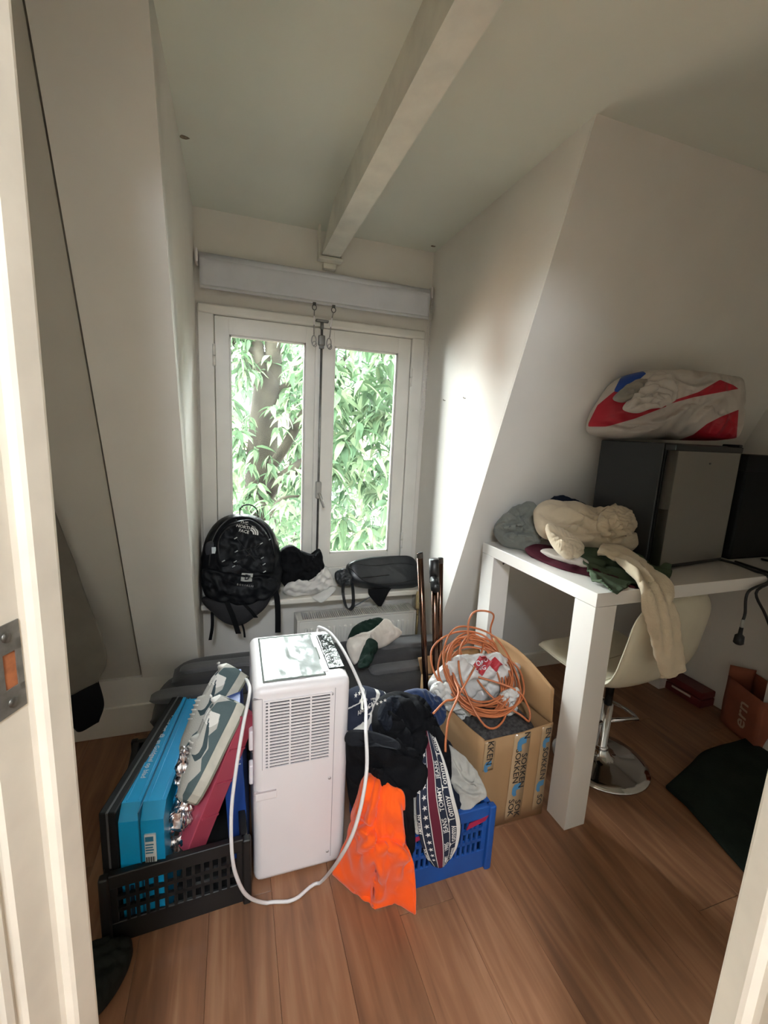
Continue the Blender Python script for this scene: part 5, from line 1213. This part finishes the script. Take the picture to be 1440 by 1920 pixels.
puff('body', pts([(652, 1380, 1.25), (690, 1392, 1.18), (740, 1405, 1.15), (795, 1432, 1.15), (797, 1470, 1.12), (775, 1492, 1.11), (745, 1486, 1.11), (722, 1484, 1.12), (706, 1466, 1.14), (698, 1440, 1.16), (688, 1490, 1.18), (668, 1530, 1.22), (656, 1500, 1.26), (650, 1440, 1.28)]), .035, .10, HOOD, parent=hd, n=(0, -.9, .4), ex=1.15, it=40, seed=74, amp=.014, freq=9, pull=.05, bend=.3, nr=36, nt=90, center=Yp(715, 1435, 1.17))
puff('sleeve', pts([(748, 1478, 1.098), (772, 1482, 1.098), (776, 1530, 1.088), (778, 1588, 1.085), (768, 1600, 1.084), (758, 1560, 1.085), (754, 1520, 1.088)]), .012, .01, HOOD, parent=hd, ex=1.05, it=15, seed=75, amp=.004, pull=.08)
puff('sleeve', pts([(812, 1362, 1.27), (828, 1370, 1.25), (842, 1402, 1.20), (845, 1452, 1.15), (836, 1474, 1.12), (822, 1448, 1.14), (812, 1410, 1.18)]), .02, .02, HOOD, parent=hd, ex=1.1, it=25, seed=76, amp=.008, pull=.06)
puff('waistband', pts([(652, 1372, 1.235), (690, 1370, 1.20), (740, 1386, 1.16), (750, 1404, 1.135), (712, 1400, 1.14), (652, 1396, 1.22)]), .02, .03, cloth_mat('dark_ribbing', '1d1e22', sheen=0), parent=hd, n=(0, -.9, .4), ex=1.1, it=25, seed=77, amp=.008, pull=.06)
o, _ = puff('navy_garment', pts([(755, 1300, 1.42), (790, 1292, 1.43), (822, 1310, 1.41), (832, 1342, 1.36), (815, 1362, 1.33), (780, 1340, 1.38)]), .05, .05, cloth_mat('navy_cotton', '1b2a4a'), n=(0, -.8, .5), ex=1.2, it=40, seed=78, amp=.014, pull=.04)
tag(o, 'navy blue garment behind the black hoodie in the blue crate', 'garment')
# orange trousers
ORA = cloth_mat('orange_cotton', 'f25a1a', var=.05, bump=.3, bscale=220)
rows = [pts([(690, 1446, 1.20), (700, 1438, 1.19), (712, 1440, 1.17), (722, 1470, 1.13)]), pts([(672, 1500, 1.20), (698, 1490, 1.12), (728, 1488, 1.095), (753, 1490, 1.085)]),
        pts([(656, 1556, 1.21), (690, 1550, 1.105), (725, 1548, 1.078), (757, 1560, 1.074)]), pts([(642, 1600, 1.225), (690, 1608, 1.07), (730, 1610, 1.052), (768, 1606, 1.066)]),
        [Zp(630, 1632, .05), Zp(680, 1665, .04), Zp(730, 1670, .06), Zp(774, 1655, .10)], [Zp(632, 1640, .008), Zp(690, 1688, .008), Zp(740, 1694, .01), Zp(774, 1712, .02)]]
ot, OP = sheet('trousers', rows, ORA, 70, 64, .006, fold=(.007, 7.5, 81), cw=13., cd=.02, creases=[[(655, 1545), (690, 1558), (702, 1578), (665, 1602)], [(700, 1450), (690, 1500), (668, 1545)], [(713, 1450), (702, 1505), (692, 1556)], [(700, 1588), (730, 1582), (764, 1602)], [(746, 1500), (753, 1560), (750, 1650)], [(700, 1690), (715, 1650), (705, 1610)]], ex=1.05, ex2=1.14, it=70, seed=81, amp=.010, freq=8, pull=.02, bend=.25, col=box_col(((.405, 1.085, 0), (.845, 1.5, .266)), ((.03, 1.255, 0), (.362, 1.7, .72)), floor=.006))
tag(ot, 'bright orange trousers hanging from the blue crate onto the floor', 'trousers')
MB().tube(catmull(OP[::3, -1], 60), .005, 6).build('side_seam', ORA, ot)
MB().tube(catmull([p for p in OP[20:46:2, 14]], 40)+np.array([0, -.004, .002]), .0035, 6).build('seam', ORA, ot)
# printed blanket hanging over the crate front
PRU = print_mat('banded_print_uv', 'UV', freq=.98, off=0.01, seq=[(0, 'n'), (.08, 'w'), (.10, 'n'), (.30, 'w'), (.32, 'b'), (.53, 'w'), (.55, 'n'), (.705, 'w'), (.72, 'n'), (.88, 'w'), (.97, 'n')])
rows = [pts([(792, 1378, 1.235), (800, 1372, 1.23), (812, 1374, 1.225)]), pts([(786, 1440, 1.15), (810, 1432, 1.145), (834, 1430, 1.145)]), pts([(782, 1505, 1.088), (815, 1496, 1.082), (850, 1490, 1.086)]), pts([(786, 1560, 1.08), (824, 1554, 1.07), (862, 1542, 1.078)]), pts([(798, 1602, 1.074), (828, 1598, 1.066), (858, 1580, 1.072)]), pts([(812, 1622, 1.072), (828, 1624, 1.066), (846, 1606, 1.07)])]
tb2, TP = sheet('printed_blanket', rows, PRU, 60, 44, .006, ex=1.03, ex2=1.06, it=40, seed=83, amp=.006, freq=9, pull=.05, col=box_col(((.40, 1.090, 0), (.845, 1.5, .266)), floor=.006))
tag(tb2, 'navy banded blanket with white slogans and stars hanging over the front of the blue crate', 'blanket')
def gl(nm, *a_, **k_):
    q = MB(); grid_letters(q, TP, *a_, **k_); q.build(nm, WPR, tb2)
for k in range(13): gl('printed_star', '', .205, .14+k*.06, .017, shape=star2d())
for k, t in enumerate(('TOMMY', '1985', 'JEANS', 'TOMMY', 'JEANS')): gl('lettering', t, .63, .92-k*.17, .018)
for k in range(5): gl('lettering', 'Tommy', .80, .88-k*.2, .024)
for k in range(3): gl('lettering', 'AMERICAN', .04, .8-k*.26, .013)
o, _ = puff('fleece_towel', pts([(836, 1396, 1.27), (862, 1412, 1.24), (888, 1440, 1.20), (904, 1470, 1.16), (908, 1492, 1.14), (892, 1506, 1.13), (864, 1520, 1.13), (846, 1486, 1.17), (838, 1440, 1.22)]), .03, .05, GRYC, n=(.1, -.85, .5), ex=1.15, it=45, seed=85, amp=.012, freq=10, pull=.04, bend=.3, cw=8, cd=.014, creases=[[(845, 1420), (870, 1460), (900, 1475)], [(850, 1470), (880, 1490), (905, 1488)]])
tag(o, 'light grey fleece towel stuffed into the right end of the blue crate', 'towel')
o, _ = puff('grey_sock', pts([(772, 1490, 1.125), (784, 1492, 1.12), (790, 1530, 1.10), (786, 1560, 1.09), (776, 1556, 1.09), (772, 1520, 1.105)]), .015, .02, GRYC, ex=1.2, it=30, seed=86, amp=.008, freq=20, pull=.05)
tag(o, 'pale grey cloth peeking out between the hoodie sleeve and the printed blanket', 'cloth')

# ---- clothes on the table
tf = box_col(((1.19, 1.146, .5), (2.7, 1.95, TT+.002)))
def tabc(X):
    tf(X); X[:, 1] = np.minimum(X[:, 1], 2.3-SL*X[:, 2]-.01)
def clothes(name, label, cat, l, df_, db_, m, n=(-.1, -.6, .8), **k):
    kk = dict(ex=1.12, it=60, amp=.018, freq=11, pull=.03, bend=.25, col=tabc, nr=38, nt=90); kk.update(k)
    o, P = puff(name, pts(l), df_, db_, m, n=n, **kk); tag(o, label, cat); return o, P
clothes('sweater', 'grey-green sweater at the far left of the pile of clothes on the table', 'sweater', [(926, 990, 1.80), (944, 966, 1.82), (972, 950, 1.82), (1000, 948, 1.78), (1014, 985, 1.70), (1010, 1022, 1.66), (980, 1030, 1.70), (945, 1018, 1.77)], .05, .06, cloth_mat('grey_sweater', '73756e', bump=.6, bscale=160), seed=91, cw=8, cd=.018, creases=[[(935, 985), (960, 985), (992, 968)], [(942, 1008), (972, 1002), (1004, 1008)], [(966, 955), (976, 975), (970, 1000)]])
clothes('navy_shirt', 'dark navy shirt behind the beige sweater, against the fridge', 'shirt', [(1028, 948, 1.70), (1040, 934, 1.72), (1084, 944, 1.68), (1100, 960, 1.62), (1060, 965, 1.64)], .03, .04, NAVC, seed=92)
BURG = cloth_mat('burgundy_cotton', '431521', sheen=0)
clothes('burgundy_shirt', 'burgundy garment lying flat under the pile at the table edge', 'shirt', [(984, 1030, 1.64), (1004, 1022, 1.66), (1045, 1030, 1.58), (1096, 1058, 1.44), (1150, 1075, 1.36), (1205, 1095, 1.24), (1204, 1110, 1.17), (1180, 1106, 1.18), (1096, 1083, 1.33), (1050, 1068, 1.42), (1005, 1048, 1.56)], .02, .02, BURG, ex=1.06, it=30, amp=.008, seed=93, sq=.6)
clothes('white_shirt', 'folded white shirt between the burgundy and green garments', 'shirt', [(1012, 1036, 1.57), (1034, 1031, 1.55), (1096, 1052, 1.41), (1100, 1064, 1.37), (1060, 1053, 1.44)], .018, .012, cloth_mat('cream_cotton', 'd6cdc4'), ex=1.06, it=25, amp=.005, seed=94, sq=.6)
GRS = cloth_mat('sage_green_cotton', '46523f', var=.08, sheen=0)
rows = [pts([(1082, 1030, 1.50), (1140, 1018, 1.52), (1200, 1012, 1.52), (1248, 1026, 1.46)]), pts([(1090, 1048, 1.42), (1140, 1042, 1.42), (1205, 1036, 1.42), (1255, 1046, 1.38)]), pts([(1102, 1068, 1.34), (1150, 1066, 1.33), (1205, 1062, 1.32), (1256, 1064, 1.30)]), pts([(1112, 1086, 1.25), (1150, 1090, 1.22), (1195, 1086, 1.24), (1254, 1080, 1.23)]), pts([(1130, 1098, 1.19), (1153, 1112, 1.145), (1185, 1096, 1.19), (1225, 1088, 1.20)])]
gs, _ = sheet('green_shirt', rows, GRS, 60, 60, .006, fold=(.010, 10, 95), ex=1.14, it=70, seed=95, amp=.016, freq=9, pull=.025, bend=.25, col=tabc)
tag(gs, 'sage green shirt spread under the beige sweater with a corner over the table edge', 'shirt')
BEI = cloth_mat('beige_knit', 'c8b89f', var=.06, bump=.7, bscale=130)
bs_ = thing('sweater', 'beige knitted sweater on top of the pile with one sleeve hanging off the table', 'sweater', (1.5, 1.45, TT))
kw = dict(parent=bs_, col=tabc, nr=42, nt=100)
puff('body', pts([(1000, 960, 1.66), (1018, 946, 1.70), (1060, 947, 1.68), (1110, 958, 1.62), (1140, 956, 1.58), (1165, 950, 1.56), (1198, 970, 1.50), (1212, 998, 1.46), (1196, 1026, 1.42), (1160, 1034, 1.42), (1120, 1022, 1.46), (1080, 1015, 1.50), (1042, 1008, 1.55), (1010, 995, 1.60)]), .06, .07, BEI, n=(-.15, -.55, .85), ex=1.10, it=70, seed=96, amp=.016, freq=6, pull=.025, bend=.3, fold=.3, cw=10, cd=.026, creases=[[(1005, 962), (1040, 985), (1085, 990), (1110, 1000)], [(1020, 985), (1060, 1003), (1100, 1005), (1130, 1000)], [(1060, 950), (1100, 975), (1135, 985)], [(1150, 1020), (1165, 1005), (1195, 1000)], [(1125, 962), (1130, 985), (1120, 1003)]], **kw)
puff('collar', pts([(1118, 985, 1.46), (1128, 962, 1.52), (1150, 954, 1.53), (1186, 966, 1.48), (1196, 988, 1.44), (1172, 1004, 1.42), (1140, 1004, 1.43)]), .045, .05, BEI, n=(-.15, -.6, .8), ex=1.16, it=60, seed=97, amp=.010, freq=9, pull=.03, bend=.25, cw=6, cd=.018, creases=[[(1128, 966), (1140, 985), (1138, 1002)], [(1150, 957), (1158, 980), (1172, 1002)], [(1187, 970), (1172, 985), (1180, 1000)], [(1122, 992), (1150, 998), (1190, 992)]], **kw)
puff('near_sleeve', pts([(1024, 985, 1.52), (1050, 992, 1.49), (1080, 1012, 1.44), (1094, 1030, 1.41), (1072, 1047, 1.385), (1050, 1035, 1.42), (1032, 1012, 1.48)]), .025, .035, BEI, n=(-.15, -.6, .8), ex=1.15, it=45, seed=98, amp=.008, freq=12, pull=.04, bend=.3, cw=6, cd=.01, creases=[[(1030, 995), (1055, 1015), (1075, 1025)], [(1078, 1050), (1082, 1040), (1098, 1030)]], **kw)
def limb(name, path, w, th, m, par, wdir, seed, n=80, nc=48, creases=None, **k):
    C_ = catmull(path, n); T = np.gradient(C_, axis=0); T /= np.linalg.norm(T, axis=1)[:, None]; W_ = np.interp(np.linspace(0, 1, n), np.linspace(0, 1, len(w)), w); P = np.zeros((n, nc, 3))
    for i in range(n):
        s_ = np.array(wdir, float); s_ -= T[i]*(s_@T[i]); s_ /= np.linalg.norm(s_); nn = np.cross(T[i], s_)
        for j in range(nc):
            a = 2*math.pi*j/nc; P[i, j] = C_[i]+s_*W_[i]/2*math.copysign(abs(math.cos(a))**.8, math.cos(a))+nn*th/2*math.sin(a)
    P = relax(P, wrap=True, seed=seed, **k); P = folds(P, .004, 20, seed, wrap=True, aniso=(1, 1, .5)); P = crease(P, creases, True, 8., .012) if creases else P; mb = MB().grid(P, True); mb.f += [tuple(range(nc))[::-1], tuple(range((n-1)*nc, n*nc))]; mb.sm += [False, False]
    return mb.build(name, m, par), P
hsl, HP = limb('hanging_sleeve', [Yp(1126, 1030, 1.40), Yp(1150, 1034, 1.36), Yp(1178, 1048, 1.30), Yp(1204, 1072, 1.20), (1.465, 1.135, TT+.022), Yp(1232, 1130, 1.105), Yp(1246, 1175, 1.095), Yp(1254, 1220, 1.09), Yp(1262, 1260, 1.088)], [.11, .11, .105, .10, .105, .115, .12, .11, .095], .030, BEI, bs_, (1, -.2, 0.1), 99, ex=1.04, ex2=1.22, it=50, amp=.010, freq=15, pull=.04, bend=.1, col=tabc, smooth=1, creases=[[(1140, 1040), (1185, 1062), (1222, 1112), (1236, 1170), (1244, 1240)], [(1160, 1036), (1200, 1058), (1240, 1112), (1256, 1170), (1264, 1245)], [(1170, 1050), (1200, 1080), (1214, 1115)]])
MB().tube([HP[-1, j]*.9+HP[-1].mean(0)*.1 for j in range(48)], .006, 8, closed=True).build('cuff', BEI, hsl)
# ---- striped bag of laundry on the fridge
sb = thing('laundry_bag', 'red white and blue plastic bag of laundry on top of the fridge', 'bag', (1.85, 1.5, FZ1))
WBAG = zone_mat('striped_bag_plastic', 'b4aca3', [('red', '9e1b2a'), ('blue', '1c3f8a')], rough=.42, bump=.25, bscale=24, bdist=.004)
def frc(X): X[:, 2] = np.maximum(X[:, 2], FZ1+.003); X[:, 1] = np.minimum(X[:, 1], 2.3-SL*X[:, 2]-.012)
bo3, P3 = puff('body', pts([(1114, 812, 1.60), (1116, 780, 1.60), (1135, 748, 1.58), (1160, 715, 1.56), (1195, 698, 1.54), (1250, 694, 1.50), (1310, 700, 1.47), (1345, 706, 1.45), (1369, 716, 1.44), (1371, 770, 1.44), (1364, 815, 1.45), (1340, 826, 1.46), (1240, 824, 1.52), (1160, 822, 1.57)]), .12, .10, WBAG, parent=sb, n=(.35, -.9, .1), sq=.75, ex=1.07, it=40, seed=101, amp=.014, freq=8, pull=.04, bend=.35, col=frc, nr=70, cw=10, cd=.016, creases=[[(1120, 790), (1180, 806), (1240, 800)], [(1215, 795), (1260, 780), (1300, 750)], [(1290, 800), (1320, 770), (1360, 745)], [(1262, 712), (1300, 725), (1340, 715)], [(1330, 822), (1350, 790), (1362, 770)]])
RP = [[(1100, 800), (1138, 800), (1190, 785), (1250, 762), (1240, 740), (1200, 735), (1160, 728), (1150, 735), (1120, 760)], [(1245, 760), (1300, 745), (1385, 729), (1375, 722), (1350, 712), (1310, 735), (1265, 750)], [(1300, 815), (1325, 795), (1350, 782), (1385, 768), (1380, 835), (1280, 835), (1265, 828)]]
UP = [[(1150, 735), (1165, 705), (1195, 690), (1212, 700), (1195, 715), (1165, 735)]]
V3 = np.array([v.co[:] for v in bo3.data.vertices])+np.array(worldloc(bo3))-CAM0; zc = V3@CF; sx_, sy_ = 720+FPX*(V3@CR)/zc, 960-FPX*(V3@CU)/zc
set_attr(bo3, 'red', np.max([sdpoly(sx_, sy_, a_) for a_ in RP], 0)); set_attr(bo3, 'blue', np.max([sdpoly(sx_, sy_, a_) for a_ in UP], 0))
o, _ = puff('white_towel', pts([(1172, 765, 1.42), (1180, 748, 1.44), (1205, 722, 1.46), (1225, 702, 1.48), (1250, 705, 1.44), (1266, 735, 1.40), (1258, 756, 1.38), (1230, 762, 1.37), (1200, 772, 1.38)]), .035, .05, cloth_mat('white_towel', 'bdb5ac', var=.06), n=(-.2, -.9, .4), ex=1.2, it=60, seed=102, amp=.014, freq=12, cw=6, cd=.014, creases=[[(1178, 755), (1210, 745), (1245, 752)], [(1200, 730), (1225, 725), (1262, 735)], [(1180, 768), (1215, 758), (1250, 760)]], pull=.035, bend=.2)
tag(o, 'crumpled white towel spilling out of the striped bag on the fridge', 'towel')
o, _ = puff('grey_towel', pts([(1152, 745, 1.48), (1168, 728, 1.50), (1195, 712, 1.50), (1212, 714, 1.48), (1200, 735, 1.45), (1175, 752, 1.44)]), .03, .04, cloth_mat('grey_towel', '8f897f'), n=(-.2, -.9, .4), ex=1.14, it=50, seed=103, amp=.014, freq=15, pull=.035, bend=.2)
tag(o, 'grey towel tucked behind the white towel in the striped bag', 'towel')

# ---- things on the floor at the right
mt_o = MB(); rows = [[(1.80, 1.20, .014), (2.0, 1.25, .03), (2.2, 1.31, .02), (2.50, 1.32, .02)], [(1.78, 1.05, .014), (2.0, 1.08, .02), (2.2, 1.08, .02), (2.5, 1.08, .02)], [(1.71, .80, .014), (1.95, .78, .016), (2.2, .76, .016), (2.5, .75, .016)]]
o, _ = sheet('dark_mat', rows, cloth_mat('green_black_pile', '1b231d', var=.25, bump=.9, bscale=90, sheen=0), 40, 40, .012, ex=1.02, it=20, seed=111, amp=.008, freq=7, pull=.05, col=box_col(floor=.008))
tag(o, 'dark green fabric mat on the floor in front of the terracotta bag', 'mat')
rc = thing('red_case', 'flat dark red case lying on the floor along the right wall', 'case', (2.62, 1.85, 0))
REDC = mat('dark_red_plastic', '5c1d20', rough=.4)
MB().rbox((2.555, 1.60, .0), (2.672, 2.12, .05), .006, 2).build('base', REDC, rc); MB().rbox((2.555, 1.60, .053), (2.672, 2.12, .095), .008, 2).build('lid', REDC, rc)
MB().rbox((2.549, 1.66, .035), (2.556, 1.78, .047), .002, 1).build('latch', mat('latch_pale', 'b0a79b', rough=.4), rc)
tbg = thing('paper_bag', 'terracotta bag with pale lettering standing on the floor by the right wall', 'bag', (2.52, 1.44, 0))
TER = mat('terracotta_paper', '8a4a33', rough=.75, var=.2, vscale=9, bump=.3, bscale=20, bdist=.004)
MW = frameM((2.50, 1.30, .0), (.80, .42, 0), (-.42, .80, 0)); 
def bagwall(a, b_, z1_, nm):
    P = np.zeros((10, 10, 3)); a = np.array(a); b_ = np.array(b_)
    for i in range(10):
        for j in range(10):
            p = a+(b_-a)*j/9; P[i, j] = (p[0], p[1], z1_*i/9)
    P += .008*vnoise(P*9, 7)[..., None]*np.array([1, 1, .3]); P[..., 2] = np.maximum(P[..., 2], .002)
    return MB().grid(P).build(nm, TER, tbg, solid=.002)
A_, B_, C2, D_ = (2.475, 1.265), (2.60, 1.20), (2.672, 1.43), (2.575, 1.50)
bagwall(A_, B_, .27, 'front_side'); bagwall(B_, C2, .31, 'right_side'); bagwall(C2, D_, .33, 'back_side'); fw_ = bagwall(D_, A_, .27, 'left_side')
MB().prism([(*A_, .004), (*B_, .004), (*C2, .004), (*D_, .004)], (0, 0, .004)).build('bottom', TER, tbg)
q = MB(); letters(q, 'ern', (2.515, 1.37, .13), (0, 0, 1), (.10, .235, 0), .11, bvh_of(fw_), .004); q.build('lettering', mat('pale_ink', 'b99a83', rough=.8), tbg)
# ---- things at the left
gm = thing('hanging_coat', 'grey coat with black hem hanging on the sloped wall behind the door frame', 'coat', (-.62, 1.88, .25))
CO = cloth_mat('taupe_coat', '6d675d')
P = surf([[(-.74, sy(1.22)-.01, 1.22), (-.68, sy(1.22)-.02, 1.22), (-.62, sy(1.22)-.01, 1.22)], [(-.76, sy(.9)-.02, .90), (-.68, sy(.9)-.09, .90), (-.58, sy(.9)-.03, .88)], [(-.76, sy(.6)-.06, .60), (-.66, 1.90, .58), (-.515, 1.93, .56)], [(-.75, 1.98, .42), (-.65, 1.88, .42), (-.545, 1.92, .44)]], 40, 40)
P = relax(P, ex=1.04, ex2=1.15, it=40, seed=121, amp=.012, freq=8, pull=.03); MB().grid(P).build('body', CO, gm, solid=.008)
P = surf([[(-.74, 1.985, .45), (-.65, 1.89, .45), (-.545, 1.925, .46)], [(-.72, 1.97, .34), (-.64, 1.88, .34), (-.525, 1.92, .34)], [(-.66, 1.95, .28), (-.61, 1.89, .25), (-.545, 1.91, .265)]], 24, 24)
MB().grid(relax(P, ex=1.05, it=20, seed=122, amp=.006, pull=.05)).build('hem', BLKC, gm, solid=.006)
MB().tube([(-.68, sy(1.24)+.02, 1.25), (-.68, sy(1.24)-.03, 1.25), (-.68, sy(1.24)-.035, 1.27)], .006, 8).build('hook', STEEL, gm)
o, _ = puff('dark_cloth', [(-.42, 1.10, .03), (-.36, 1.02, .03), (-.31, 1.06, .03), (-.285, 1.14, .03), (-.31, 1.18, .03), (-.40, 1.18, .03)], .05, .028, cloth_mat('dark_olive_cloth', '1d1f1b', sheen=0), n=(0, 0, 1), ex=1.14, it=45, seed=131, amp=.014, freq=16, pull=.04, col=box_col(floor=.003))
tag(o, 'small dark cloth on the floor in front of the black crate', 'cloth')
